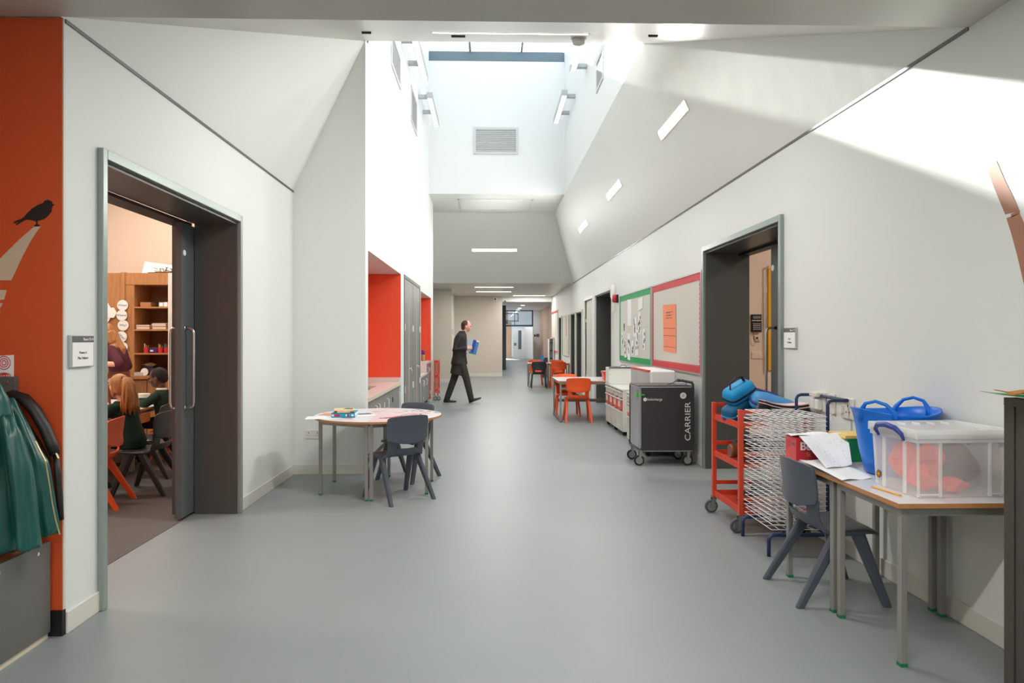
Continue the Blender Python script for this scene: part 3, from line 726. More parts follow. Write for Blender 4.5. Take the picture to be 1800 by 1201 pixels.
obj('rim', MB().box(-.208, .208, -.163, -.150, .232, .262).box(-.208, .208, .150, .163, .232, .262).box(-.208, -.195, -.150, .150, .232, .262).box(.195, .208, -.150, .150, .232, .262), 'clear_rib', bx, local=True, bevel=.003)
mb = MB().box(-.214, .214, -.169, .169, .262, .272).box(-.214, .214, -.169, -.157, .250, .288).box(-.214, .214, .157, .169, .250, .288).box(-.214, -.202, -.157, .157, .250, .288).box(.202, .214, -.157, .157, .250, .288)
for k in range(5): mb.box(-.15 + k * .07, -.144 + k * .07, .10, .157, .272, .284)
obj('lid', mb, 'clear_lid', bx, local=True, bevel=.004)
for sx, dz in ((-1, 0), (1, -.05)):
    pts = [(sx * .214, -.085, .235), (sx * .228, -.09, .262), (sx * .236, -.06, .284), (sx * .238, 0, .292), (sx * .236, .06, .284), (sx * .228, .09, .262), (sx * .214, .085, .235)]
    obj('handle', MB().tube([(q[0], q[1], q[2] + dz) for q in pts], .010, 8, rr=[.006, .009, .012, .013, .012, .009, .006]), 'handle_blue', bx, local=True, smooth=True)
mat('sticker_navy', (32, 34, 66), .5)
lg = obj('round_sticker', MB().lathe([(.017, -.2025), (.017, -.2005)], (0, .105, .055), 20, 'x'), 'sticker_navy', bx, local=True)
sm = MB()
for k in range(12):
    a = k * PI / 6; sm.box(-.2032, -.2024, .105 + .012 * math.cos(a) - .0016, .105 + .012 * math.cos(a) + .0016, .055 + .012 * math.sin(a) - .0016, .055 + .012 * math.sin(a) + .0016)
for k in range(4):
    a = k * PI / 4; d = Vector((0, math.cos(a), math.sin(a))) * .0075; sm.bar(Vector((-.203, .105, .055)) - d, Vector((-.203, .105, .055)) + d, .002, .003)
obj('sticker_print', sm, 'yellow', bx, local=True)
# crumpled cloths in the box
mat('cloth_red', (252, 84, 72), .8, bump=.2, bscale=30); mat('cloth_maroon', (110, 52, 60), .85)
def crumple(name, lab, c, r, m, seed, cat='cloth', flat=.7, group=None):
    rnd = random.Random(seed); mb = MB(); n, k = 14, 9; rings = []
    ph = [rnd.uniform(0, 6.28) for _ in range(6)]
    for i in range(k + 1):
        a = -PI / 2 + PI * i / k; cr = max(math.cos(a), .03); ring = []
        for j in range(n):
            b = 2 * PI * j / n
            q = 1 + .22 * math.sin(3 * b + ph[0] + 2 * a) + .16 * math.sin(5 * b + ph[1] - 3 * a) + .12 * math.sin(2 * b + 4 * a + ph[2]) + rnd.uniform(-.06, .06)
            ring.append(Vector((c[0] + r * q * cr * math.cos(b), c[1] + r * q * .8 * cr * math.sin(b), c[2] + r * flat * math.sin(a) * (1 + .1 * math.sin(3 * b + ph[3])))))
        rings.append(ring)
    mb.loft(rings); return single(name, mb, m, lab, cat, group)
crumple('cloth_bag', 'coral red cloth crumpled at the front corner of the clear box', (1.888, 2.915, .748), .062, 'cloth_red', 1, flat=.9)
crumple('cloth_bag', 'coral red cloth standing against the left end of the clear box', (1.872, 3.02, .80), .056, 'cloth_red', 2, flat=1.4)
crumple('cloth_bag', 'coral red cloth lying along the front floor of the clear box', (2.0, 2.915, .712), .066, 'cloth_red', 3, flat=.5)
crumple('cloth_bag', 'coral red cloth at the middle of the clear box', (1.955, 2.99, .805), .068, 'cloth_red', 4, flat=1.0)
crumple('cloth_bundle', 'dark maroon bundle filling the right of the clear box', (2.085, 3.00, .785), .082, 'cloth_maroon', 5, cat='bundle', flat=1.15)

tb = thing('flexible_tub', 'bright blue flexible tub with two loop handles behind the clear box', 'tub', (2.02, 3.345, .650 + .026))
mb = MB(); prof = [(.125, 0), (.140, .01), (.165, .12), (.186, .26), (.198, .305), (.204, .31), (.204, .318), (.190, .316), (.180, .26), (.158, .12), (.132, .02), (.02, .014)]
rings = []
for r, z in prof: rings.append([Vector((r * math.cos(2 * PI * k / 36), r * .92 * math.sin(2 * PI * k / 36), z + (.012 * math.cos(4 * PI * k / 36) if z > .25 else 0))) for k in range(36)])
mb.loft(rings); obj('body', mb, 'tub_blue', tb, local=True, smooth=True)
for ang in (215, 35):
    a = R(ang); c0 = Vector((math.cos(a) * .192, math.sin(a) * .178, 0)); tg = Vector((-math.sin(a), math.cos(a), 0)); inw = -c0.normalized()
    pts = [c0 + tg * q + inw * g_ + Vector((0, 0, zz)) for q, g_, zz in ((-.085, .028, .270), (-.077, .016, .318), (-.048, .002, .354), (0, 0, .368), (.048, .002, .354), (.077, .016, .318), (.085, .028, .270))]
    obj('handle', MB().tube(pts, .009, 8, rr=[.016, .012, .009, .008, .009, .012, .016]), 'tub_blue', tb, local=True, smooth=True)

pc = thing('pencil', 'yellow pencil lying near the table edge before the clear box', 'pencil', (1.735, 2.95, .6765))
obj('shaft', MB().tube([(1.722, 3.03, .681), (1.748, 2.86, .681)], .0038, 6), 'pencil', pc)
obj('tip', MB().tube([(1.748, 2.86, .681), (1.7505, 2.845, .681)], .002, 6, rr=[.0037, .0006]), 'mdf_edge', pc)
# papers, red box, green folder
rb = thing('tea_box', 'red cardboard box with white lettering under the papers, on the further square table', 'box', (1.80, 3.78, .676))
mat('box_red', (196, 44, 56), .45); mat('box_pink', (226, 92, 92), .45)
obj('carton', MB().box(1.685, 1.93, 3.70, 3.83, .676, .80), 'box_red', rb)
obj('end_panel', MB().box(1.6835, 1.6855, 3.70, 3.83, .677, .799), 'box_pink', rb)
obj('window_print', MB().box(1.6825, 1.684, 3.715, 3.745, .755, .772), 'cab_dark', rb)
mb = MB()
for k in range(5): mb.box(1.6825, 1.684, 3.76, 3.82, .775 - k * .008, .778 - k * .008)
obj('small_print', mb, 'box_red', rb)
text_mesh('lettering', 'Be', .06, 'paper', face_frame((1.705, 3.6985, .735), *FRONT), rb, bold=.0012)
text_mesh('lettering', 'St', .032, 'orange_paper', face_frame((1.74, 3.6985, .70), *FRONT), rb)
def big_sheet(name, lab, corners, z, m='paper', bow=.03, cat='paper', n=10, th=.0012):
    """paper quad from corner points (x,y,z) with a soft fold"""
    A, B, C, D = [Vector(c) for c in corners]; mb = MB(); T_ = []; 
    for i in range(n + 1):
        u = i / n; row = []
        for j in range(n + 1):
            v = j / n; p = A.lerp(B, u).lerp(D.lerp(C, u), v); p.z += bow * math.sin(PI * u) * math.sin(PI * v) + .004 * math.sin(7 * u + 3 * v)
            row.append(p)
        T_.append(row)
    idt = [[mb.vert(p) for p in r] for r in T_]; idb = [[mb.vert(p - Vector((0, 0, th))) for p in r] for r in T_]
    for i in range(n):
        for j in range(n):
            mb.face((idt[i][j], idt[i + 1][j], idt[i + 1][j + 1], idt[i][j + 1])); mb.face((idb[i][j], idb[i][j + 1], idb[i + 1][j + 1], idb[i + 1][j]))
    for i in range(n):
        mb.face((idt[i][0], idb[i][0], idb[i + 1][0], idt[i + 1][0])); mb.face((idt[i][n], idt[i + 1][n], idb[i + 1][n], idb[i][n]))
        mb.face((idt[0][i], idt[0][i + 1], idb[0][i + 1], idb[0][i])); mb.face((idt[n][i], idb[n][i], idb[n][i + 1], idt[n][i + 1]))
    return single(name, mb, m, lab, cat)
def speckled():
    m = mat('printed_paper', (236, 236, 236), .7); N = m.node_tree.nodes; L = m.node_tree.links
    v = N.new('ShaderNodeTexVoronoi'); v.inputs['Scale'].default_value = 45; co = N.new('ShaderNodeTexCoord'); L.new(co.outputs['Object'], v.inputs['Vector'])
    r = N.new('ShaderNodeValToRGB'); r.color_ramp.elements[0].position = .10; r.color_ramp.elements[0].color = (.25, .25, .28, 1); r.color_ramp.elements[1].position = .16; r.color_ramp.elements[1].color = rgb(238, 238, 238)
    L.new(v.outputs['Distance'], r.inputs[0]); L.new(r.outputs[0], N['Principled BSDF'].inputs['Base Color'])
speckled()
big_sheet('paper_sheet', 'large white paper hanging over the corridor edge of the square tables', [(1.655, 3.16, .682), (1.83, 3.22, .680), (1.90, 3.68, .686), (1.655, 3.60, .70)], 0, bow=.008)
big_sheet('paper_sheet', 'printed dotted sheet curling up over the red box', [(1.68, 3.36, .70), (1.86, 3.45, .70), (2.0, 3.76, .822), (1.70, 3.70, .812)], 0, 'printed_paper', bow=-.015)
big_sheet('paper_sheet', 'plain white sheet lying on top of the red box', [(1.66, 3.71, .812), (1.88, 3.73, .812), (1.92, 3.83, .816), (1.68, 3.84, .806)], 0, bow=.006)
mat('folder_green', (20, 140, 80), .5); mat('folder_yellow', (240, 200, 110), .5)
single('folder', MB().box(1.95, 2.20, 3.66, 3.84, .676, .80), 'folder_green', 'green folder stack between the papers and the blue tub', 'folder')
single('folder', MB().box(1.935, 2.20, 3.655, 3.845, .802, .818), 'folder_yellow', 'pale yellow folder lying on the green stack', 'folder')
# ================================================================== RECESSES IN THE NARROW LEFT WALL
XC = XN - 0.02
def cabinet_run(lab, y0, y1, ztop, doors, handles, depth=.62, xface=XC, bt_=9.0, group=None):
    t = thing('base_cabinet', lab, 'cabinet', (xface - depth / 2, (y0 + y1) / 2, 0), group=group)
    obj('body', MB().box(xface - depth, xface - .02, y0, y1, .1, min(ztop, bt_)).box(xface - .04, xface - .02, y0, y1, .1, ztop), 'cab_dark', t)
    obj('plinth', MB().box(xface - depth, xface - .06, y0, y1, 0, .1), 'blackish', t)
    for (a, b), hy in zip(doors, handles):
        d = obj('door', MB().box(xface - .02, xface, a + .004, b - .004, .11, ztop - .004), 'cab_grey', t, bevel=.002)
        z1 = ztop - .08; z0 = z1 - .11
        obj('handle', MB().tube([(xface, hy, z1), (xface + .022, hy, z1), (xface + .03, hy, z1 - .012), (xface + .03, hy, z0 + .012), (xface + .022, hy, z0), (xface, hy, z0)], .006, 8), 'white_metal', d, smooth=True)
        for zz in (.2, ztop - .14): obj('hinge', MB().box(xface - .004, xface + .006, (b if hy < (a + b) / 2 else a) - .012, (b if hy < (a + b) / 2 else a) + .012, zz - .03, zz + .03), 'white_metal', d)
    return t
cabinet_run('grey base cabinets under the sink counter of the nearer orange recess', 6.95, 9.5, .69, [(6.95, 7.55), (7.55, 8.15), (8.15, 8.85), (8.85, 9.5)], [7.45, 7.65, 8.32, 9.35], bt_=.55)
ct = thing('sink_counter', 'pinkish worktop with two sink bowls in the nearer orange recess', 'counter', (-1.5, 8.2, .695))
obj('worktop', MB().box(-1.94, XC + .02, 6.945, 8.6 - 1.35, .695, .735).box(-1.94, -1.80, 7.25, 8.9, .695, .735).box(-1.42, XC + .02, 7.25, 8.9, .695, .735).box(-1.80, -1.42, 7.95, 8.05, .695, .735).box(-1.80, -1.42, 8.75, 8.9, .695, .735).box(-1.94, XC + .02, 8.9, 9.528, .695, .735), 'worktop', ct)
obj('front_edge', MB().box(XC + .0201, XC + .024, 6.945, 9.528, .696, .734), 'edge_cream', ct)
for a, b in ((7.25, 7.95), (8.05, 8.75)):
    obj('sink_bowl', MB().box(-1.80, -1.42, a, b, .56, .57).box(-1.80, -1.795, a, b, .57, .70).box(-1.425, -1.42, a, b, .57, .70).box(-1.80, -1.42, a, a + .005, .57, .70).box(-1.80, -1.42, b - .005, b, .57, .70), 'steel', ct)
obj('upstand', MB().box(-1.94, XC, 9.50, 9.528, .735, .80).box(-1.94, -1.92, 6.95, 9.5, .735, .80), 'worktop', ct)
for yy in (7.6, 8.4):
    tp = thing('sink_tap', 'chrome mixer tap over the %s sink bowl in the nearer recess' % ('nearer' if yy < 8 else 'further'), 'tap', (-1.86, yy, .737))
    obj('body', MB().tube([(-1.86, yy, .737), (-1.86, yy, .93), (-1.84, yy, .97), (-1.80, yy, .99), (-1.70, yy, .985), (-1.64, yy, .96)], .012, 8), 'chrome', tp, smooth=True)
    obj('lever', MB().tube([(-1.86, yy - .09, .80), (-1.86, yy + .09, .80)], .012, 8).tube([(-1.86, yy - .09, .80), (-1.80, yy - .09, .84)], .007, 6).tube([(-1.86, yy + .09, .80), (-1.80, yy + .09, .84)], .007, 6), 'chrome', tp)
# tall cupboard
t = thing('tall_cupboard', 'tall grey double cupboard between the two orange recesses', 'cupboard', (-1.5, 11.0, 0))
obj('frame', MB().box(-1.9, XN + .01, 9.87, 9.92, 0, 2.265).box(-1.9, XN + .01, 12.08, 12.13, 0, 2.265).box(-1.9, XN + .01, 9.92, 12.08, 2.215, 2.265).box(-1.87, XN - .02, 10.98, 11.02, 0, 2.215).box(-1.9, -1.88, 9.92, 12.08, 0, 2.215), 'cab_dark', t)
for a, b in ((9.93, 10.45), (10.47, 10.98), (11.02, 11.54), (11.56, 12.07)):
    d = obj('door', MB().box(XN - .03, XN + .004, a, b, .02, 2.21), 'cab_grey', t, bevel=.002)
    for z in (.6, 1.5): obj('hinge', MB().box(XN + .003, XN + .014, (b if (a < 10 or 11 < a < 11.1) is False else a) - .02, (b if (a < 10 or 11 < a < 11.1) is False else a) + .02, z - .05, z + .05), 'white_metal', d)
for y in (10.46, 11.55):
    obj('edge_strip', MB().box(XN - .028, XN + .010, y - .009, y + .009, .02, 2.21), 'edge_cream', t)
    obj('handle', MB().tube([(XN, y + .02, .88), (XN + .035, y + .02, .88), (XN + .04, y + .06, .85), (XN + .035, y + .09, .82)], .007, 8), 'white_metal', t, smooth=True)
# further recess
cabinet_run('grey base cabinets in the further orange recess', 12.32, 13.68, .62, [(12.32, 13.0), (13.0, 13.68)], [12.9, 13.5])
single('worktop', MB().box(-1.94, XC + .02, 12.305, 13.69, .622, .655), 'worktop', 'worktop of the further orange recess', 'worktop')
cabinet_run('taller grey cabinet at the end of the further orange recess', 13.72, 14.47, .83, [(13.72, 14.47)], [13.9])
single('raised_worktop', MB().box(-1.94, XC + .02, 13.70, 14.488, .832, .87).box(-1.94, XC, 13.695, 13.705, .66, .832), 'worktop', 'raised pale worktop at the end of the further orange recess', 'worktop')
mat('violet', (92, 60, 120), .4); mat('bottle_gold', (180, 150, 110), .4)
t = thing('bottle', 'dark and gold bottle with a violet cap on the raised worktop', 'bottle', (-1.36, 14.2, .871))
obj('body', MB().lathe([(.036, .871), (.037, .96), (.032, 1.0)], (-1.36, 14.2, 0), 14), 'bottle_gold', t, smooth=True); obj('cap', MB().lathe([(.033, 1.0), (.034, 1.09), (.02, 1.10)], (-1.36, 14.2, 0), 14), 'violet', t, smooth=True)
t = thing('bottle', 'small dark bottle beside the violet-capped one on the raised worktop', 'bottle', (-1.45, 14.15, .871))
obj('body', MB().lathe([(.03, .871), (.031, 1.0), (.016, 1.03)], (-1.45, 14.15, 0), 12), 'rubber', t, smooth=True); obj('cap', MB().lathe([(.017, 1.03), (.017, 1.06)], (-1.45, 14.15, 0), 12), 'violet', t)
# folded red trolley at the end of the wall
def caster(t, x, y, r, fork='steel', tyre='wheel_grey', w_=.024, ztop=None, off=.02, ang=0, parent=None):
    ztop = ztop or r * 2 + .03
    M = Matrix.Translation((x, y, 0)) @ Matrix.Rotation(ang, 4, 'Z')
    c = MB(); c.box(-.022, .022, -.022, .022, ztop - .006, ztop, M)
    for s_ in (-1, 1):
        pts = [(-.018, s_ * (w_ / 2 + .005), ztop - .006), (.018, s_ * (w_ / 2 + .005), ztop - .006), (off + .010, s_ * (w_ / 2 + .005), r - .006), (off - .010, s_ * (w_ / 2 + .005), r - .006)]
        c.poly([M @ Vector(p) for p in pts], M.to_3x3() @ Vector((0, s_ * .003, 0)))
    o = obj('caster', c, fork, t)
    wv = MB(); cc = M @ Vector((off, 0, r)); ax = M.to_3x3() @ Vector((0, 1, 0)); e = M.to_3x3() @ Vector((1, 0, 0)); prof = [(r * .65, -w_ / 2), (r * .94, -w_ / 2), (r, -w_ / 4), (r, w_ / 4), (r * .94, w_ / 2), (r * .65, w_ / 2)]
    rings = [[cc + ax * h + (e * math.cos(2 * PI * k / 20) + Vector((0, 0, 1)) * math.sin(2 * PI * k / 20)) * q for k in range(20)] for q, h in prof]
    wv.loft(rings); obj('wheel', wv, tyre, o, smooth=False)
    hb = MB(); rings = [[cc + ax * h + (e * math.cos(2 * PI * k / 14) + Vector((0, 0, 1)) * math.sin(2 * PI * k / 14)) * q for k in range(14)] for q, h in [(r * .70, -w_ / 2 - .001), (r * .70, w_ / 2 + .001)]]
    hb.loft(rings); obj('hub', hb, 'steel', o)
t = thing('red_trolley', 'narrow red metal trolley standing end-on past the further recess', 'trolley', (-1.13, 15.0, 0))
for x in (-1.17, -1.10):
    obj('post', MB().tube([(x, 14.78, .12), (x, 14.78, .86)], .013, 8), 'trolley_red', t); caster(t, x, 14.78, .045, ztop=.12)
    obj('post', MB().tube([(x, 15.2, .12), (x, 15.2, .86)], .013, 8), 'trolley_red', t)
for z in (.2, .5, .82): obj('shelf', MB().box(-1.18, -1.09, 14.78, 15.2, z, z + .04), 'trolley_red', t)

# ================================================================== RED SHELF TROLLEY, DRYING RACK
t = thing('red_trolley', 'red metal shelf trolley stacked with school bags by the right doorway', 'trolley', (1.98, 4.93, 0))
X0, X1, Y0, Y1 = 1.742, 2.205, 4.68, 5.235
for x in (X0, X1):
    for y in (Y0, Y1):
        obj('post', MB().box(x - .016, x + .016, y - .016, y + .016, .125, .853), 'trolley_red', t, bevel=.003)
        caster(t, x, y, .05, ztop=.127, off=.022 * (-1 if x == X0 else 1))
for zs in (.175, .485, .765):
    mb = MB()
    for y in (Y0, Y1): mb.box(X0, X1, y - .004, y + .004, zs - .045, zs)
    for x in (X0, X1): mb.box(x - .004, x + .004, Y0, Y1, zs - .045, zs)
    n = 17
    for k in range(n): yy = Y0 + .02 + (Y1 - Y0 - .04) * k / (n - 1); mb.box(X0, X1, yy - .009, yy + .009, zs - .040, zs - .034)
    for k in range(5): xx = X0 + .05 + (X1 - X0 - .1) * k / 4; mb.box(xx - .006, xx + .006, Y0, Y1, zs - .047, zs - .040)
    for k in range(14):
        yy = Y0 + .03 + (Y1 - Y0 - .06) * k / 13; mb.box(X0 - .007, X0 - .003, yy - .008, yy + .008, zs - .043, zs - .004)
    obj('shelf', mb, 'trolley_red', t)
for zz in (.235, .54, .835):
    for y in (Y0, Y1): obj('rail', MB().box(X0, X1, y - .010, y + .010, zz - .014, zz + .014), 'trolley_red', t)

t = thing('drying_rack', 'navy framed drying rack with many white wire shelves by the right wall', 'rack', (1.98, 4.35, 0))
RX0, RX1, RY0, RY1 = 1.745, 2.10, 4.165, 4.615
for y in (RY0 + .01, RY1 - .01):
    p = [(2.222, y, .962), (2.13, y, .962), (2.108, y, .955), (2.098, y, .935), (2.098, y, .135)]
    obj('post', MB().tube(p, .011, 8), 'rack_blue', t, smooth=True)
    p = [(2.15, y, .012), (2.148, y, .10), (2.14, y, .122), (2.12, y, .13), (1.76, y, .13), (1.738, y, .122), (1.73, y, .10), (1.73, y, 0.0)]
    obj('foot', MB().tube(p, .012, 8), 'rack_blue', t, smooth=True)
obj('top_bar', MB().tube([(2.215, RY0, .962), (2.215, RY1, .962)], .011, 8), 'rack_blue', t)
obj('stretcher', MB().tube([(1.80, RY0, .13), (2.08, RY1, .13)], .009, 8).tube([(2.098, RY0, .13), (2.098, RY1, .13)], .010, 8), 'rack_blue', t)
NS = 25
for k in range(NS):
    z = .165 + k * .0290; mb = MB(); r = .0026; wv = .003 * math.sin(k * 2.1); sx = RX0 + .006 * math.sin(k * 1.7)
    a, b = RY0 + .004, RY1 - .004
    mb.tube([(RX1, a, z), (sx, a, z + wv), (sx, b, z + wv), (RX1, b, z), (RX1, a, z)], r, 5)
    for j in range(1, 7): xx = sx + (RX1 - sx) * j / 7; mb.tube([(xx, a, z), (xx, b, z)], r * .75, 4)
    for j in range(1, 5): yy = a + (b - a) * j / 5; mb.tube([(sx, yy, z + .002), (RX1, yy, z + .002)], r * .75, 4)
    obj('wire_shelf', mb, 'wire_white', t)
mb = MB()
for k in range(26): mb.tube([(2.105, RY0 + .0, .175 + k * .029), (2.118, RY0 - .004, .182 + k * .029), (2.118, RY0 - .004, .190 + k * .029)], .003, 5)
obj('hook_strip', mb, 'wire_white', t)

# bags on the red trolley
mat('bag_cyan', (20, 140, 196), .6, bump=.3, bscale=25); mat('bag_teal', (18, 92, 130), .6, bump=.2, bscale=25); mat('bag_navy', (44, 58, 120), .6); mat('bag_sky', (64, 134, 190), .55, bump=.15, bscale=20)
mat('bag_grey', (110, 114, 112), .6); mat('bag_black', (34, 34, 36), .6, bump=.2, bscale=40); mat('bag_pink', (216, 40, 140), .6); mat('paper_pink', (236, 196, 190), .7); mat('paper_yellow', (244, 216, 140), .7); mat('amber', (120, 66, 36), .4)
def pillow(w_, d, h, n=20, e=4.6, taper=.9):
    rings = []; K = 8
    for k in range(K + 1):
        t_ = k / K; s_ = (1 - abs(2 * t_ - 1) ** 3.0) ** .5 * .28 + .72 if 0 < t_ < 1 else .62
        s_ *= 1 - (1 - taper) * t_; ring = []
        for i in range(n):
            a = 2 * PI * i / n; c, s2 = math.cos(a), math.sin(a)
            ring.append(Vector((w_ / 2 * s_ * (abs(c) ** (2 / e)) * (1 if c > 0 else -1), d / 2 * s_ * (abs(s2) ** (2 / e)) * (1 if s2 > 0 else -1), h * t_)))
        rings.append(ring)
    return rings
def bag(name, lab, loc, size, rot, m, cat='bag', band=None, handle=None, hl=None, pocket=None, group=None):
    t = thing(name, lab, cat, loc, group=group); M = Euler([R(a) for a in rot]).to_matrix().to_4x4(); w_, d, h = size
    mb = MB(); mb.loft([[M @ p for p in r] for r in pillow(w_, d, h)]); obj('body', mb, m, t, local=True, smooth=True)
    if band:
        rg = pillow(w_ * 1.03, d * 1.03, h); mb = MB(); mb.loft([[M @ p for p in rg[3]], [M @ p for p in rg[4]]]); obj('zip_band', mb, band, t, local=True, smooth=True)
    if handle:
        pts = [M @ Vector((-w_ * .28, 0, h * .95)), M @ Vector((-w_ * .22, 0, h + .045)), M @ Vector((0, 0, h + .062)), M @ Vector((w_ * .22, 0, h + .045)), M @ Vector((w_ * .28, 0, h * .95))]
        obj('handle', MB().tube(pts, .010, 8, ry=.005), handle, t, local=True, smooth=True)
    if pocket:
        mb = MB(); rg = pillow(w_ * .8, d * .3, h * .7); mb.loft([[M @ (p + Vector((0, -d * .42, h * .08))) for p in r] for r in rg]); obj('pocket', mb, pocket, t, local=True, smooth=True)
    return t
bag('lunch_bag', 'bright cyan lunch bag with a black handle, topmost on the red trolley', (1.86, 5.0, .90), (.25, .15, .12), (14, -27, 18), 'bag_cyan', band='bag_black', handle='bag_black')
bag('lunch_bag', 'teal lunch bag under the bright cyan one on the red trolley', (1.85, 4.99, .765), (.24, .15, .12), (5, -24, 20), 'bag_teal', band='bag_cyan')
bag('school_bag', 'sky blue and grey school bag lying in the middle of the red trolley top', (2.04, 4.86, .80), (.38, .18, .13), (14, 18, -8), 'bag_sky', band='bag_navy', pocket='bag_grey')
bag('school_bag', 'navy school bag at the back of the red trolley top', (2.0, 5.08, .80), (.38, .16, .17), (0, 16, -10), 'bag_navy')
bag('pencil_case', 'grey hard case at the front corner of the red trolley top', (1.84, 4.78, .77), (.15, .12, .055), (0, 0, 15), 'bag_grey', cat='case', band='white_plastic')
t = thing('magazine_pile', 'pile of curling dark covered booklets on the near end of the red trolley top', 'papers', (2.06, 4.66, .77))
for k in range(7):
    z = .815 + k * .010; mb = MB(); rings = []
    for i in range(9):
        u = i / 8; x = 1.90 + u * .30; zz = z + .03 * (u - .55) ** 2 * 3 + .012 * (1 - u)
        rings.append([Vector((x, 4.60 + .006 * k, zz)), Vector((x, 4.76, zz)), Vector((x, 4.76, zz + .006)), Vector((x, 4.60 + .006 * k, zz + .006))])
    mb.loft(rings); obj('booklet', mb, ['bag_black', 'bag_black', 'bag_black', 'bag_black', 'paper_pink', 'bag_black', 'paper_pink'][k], t)
bag('school_bag', 'black bag with a round amber end on the middle shelf of the red trolley', (1.86, 4.98, .485), (.2, .13, .12), (0, 0, 60), 'bag_black', band='bag_cyan')
single('speaker_tube', MB().lathe([(.045, 0), (.05, .01), (.05, .12), (.045, .13)], (0, 0, 0), 18, 'x'), 'amber', 'round brown ended tube beside the black bag on the middle shelf', 'tube').location = (1.80, 4.88, .486)
bag('school_bag', 'low black bag at the front of the middle shelf of the red trolley', (1.98, 4.80, .485), (.30, .15, .08), (0, 0, 10), 'bag_black')
bag('school_bag', 'black bag with a teal stripe at the back of the middle shelf', (2.05, 5.05, .485), (.24, .2, .13), (0, 0, 10), 'bag_black', band='bag_cyan')
bag('pencil_case', 'hot pink topped dark case on the bottom shelf of the red trolley', (1.87, 4.86, .175), (.20, .12, .07), (0, 0, 40), 'bag_black', cat='case', band='bag_pink')
bag('school_bag', 'dark bag at the back of the bottom shelf of the red trolley', (2.06, 5.0, .175), (.22, .2, .1), (0, 0, 0), 'bag_black')

# ================================================================== CHARGING CART
t = thing('charging_cart', 'black tablet charging cart on castors with big white lettering', 'cart', (1.88, 7.36, 0))
C0, C1, D0, D1, Z0, Z1 = 1.578, 2.165, 7.13, 7.60, .165, .825
obj('body', MB().box(C0 + .03, C1, D0, D1, Z0, Z1), 'cart_black', t, bevel=.006)
obj('front_door', MB().box(C0, C0 + .03, D0 + .01, D1 - .03, Z0 + .02, Z1), 'cart_alu', t, bevel=.006)
obj('corner_post', MB().box(C0 - .006, C0 + .03, D1 - .03, D1, Z0 + .02, Z1 + .006), 'cart_black', t, bevel=.004)
obj('top_frame', MB().box(C0, C1 - .03, D0 - .002, D1, Z1, Z1 + .012), 'cart_alu', t)
obj('lid', MB().box(C0, C1 - .03, D0 + .02, D1, Z1 + .012, Z1 + .022), 'cart_black', t, bevel=.004)
obj('push_handle', MB().tube([(C1 - .012, D0 + .02, Z0 + .1), (C1 - .012, D0 + .02, Z1 + .03), (C1 - .012, D0 + .05, Z1 + .05), (C1 - .012, D1 - .05, Z1 + .05), (C1 - .012, D1 - .02, Z1 + .03), (C1 - .012, D1 - .02, Z0 + .1)], .014, 8), 'rubber', t, smooth=True)
for x, y in ((C0 + .03, D0 + .05), (C1 - .05, D0 + .05), (C0 + .03, D1 - .05), (C1 - .05, D1 - .05)): caster(t, x, y, .055, fork='steel', tyre='rubber', w_=.03, ztop=.165, off=-.018 if x < 1.9 else -.012, ang=R(0))
obj('base_frame', MB().box(C0 + .05, C1 - .02, D0 + .02, D1 - .02, Z0 - .016, Z0), 'cart_alu', t)
k = obj('padlock', MB().box(C0 - .016, C0 - .0, D0 + .04, D0 + .075, .72, .77), 'bright_green', t, bevel=.004); obj('shackle', MB().tube([(C0 - .008, D0 + .045, .77), (C0 - .008, D0 + .048, .79), (C0 - .008, D0 + .068, .79), (C0 - .008, D0 + .071, .77)], .003, 6), 'steel', k)
obj('key', MB().box(C0 + .01, C0 + .06, D0 - .006, D0 - .001, .745, .757), 'bright_green', t)
ft = D0 - .0012
obj('lettering', MB(), 'white_plastic', t) if False else None
Mx = face_frame((C1 - .045, ft, .265), (0, 0, 1), (-1, 0, 0)); text_mesh('lettering', 'CARRIER', .084, 'white_plastic', Mx, t, sx=1.24)
text_mesh('logo_text', 'lockncharge', .038, 'white_plastic', face_frame((1.665, ft, .691), *FRONT), t, sx=.86)
d = obj('logo_disc', MB().lathe([(.0, -.002), (.019, -.002), (.019, 0)], (1.642, D0, .702), 22, 'y'), 'white_plastic', t)
text_mesh('logo_letter', 'n', .024, 'cab_grey', face_frame((1.636, D0 - .0025, .697), *FRONT), d)
d = obj('number_disc', MB().lathe([(.0, -.002), (.033, -.002), (.033, 0)], (2.045, D0, .742), 24, 'y'), 'white_plastic', t)
text_mesh('number_text', '30', .034, 'cab_grey', face_frame((2.056, D0 - .0025, .724), (0, 0, 1), (-1, 0, 0)), d)
t = thing('cable_tangle', 'grey cables and small adaptor lying on the black charging cart', 'cables', (2.02, 7.3, .848))
obj('cable', MB().tube([(1.90, 7.22, .852), (1.95, 7.20, .87), (2.0, 7.24, .895), (2.06, 7.22, .90), (2.11, 7.25, .87), (2.13, 7.3, .852)], .004, 6).tube([(1.95, 7.28, .852), (1.99, 7.26, .88), (2.08, 7.3, .885), (2.12, 7.34, .86)], .004, 6), 'wheel_grey', t)
obj('adaptor', MB().box(2.0, 2.08, 7.2, 7.3, .848, .875), 'tray_grey', t, bevel=.005)
obj('plug', MB().box(2.03, 2.06, 7.28, 7.32, .876, .905), 'rubber', t)

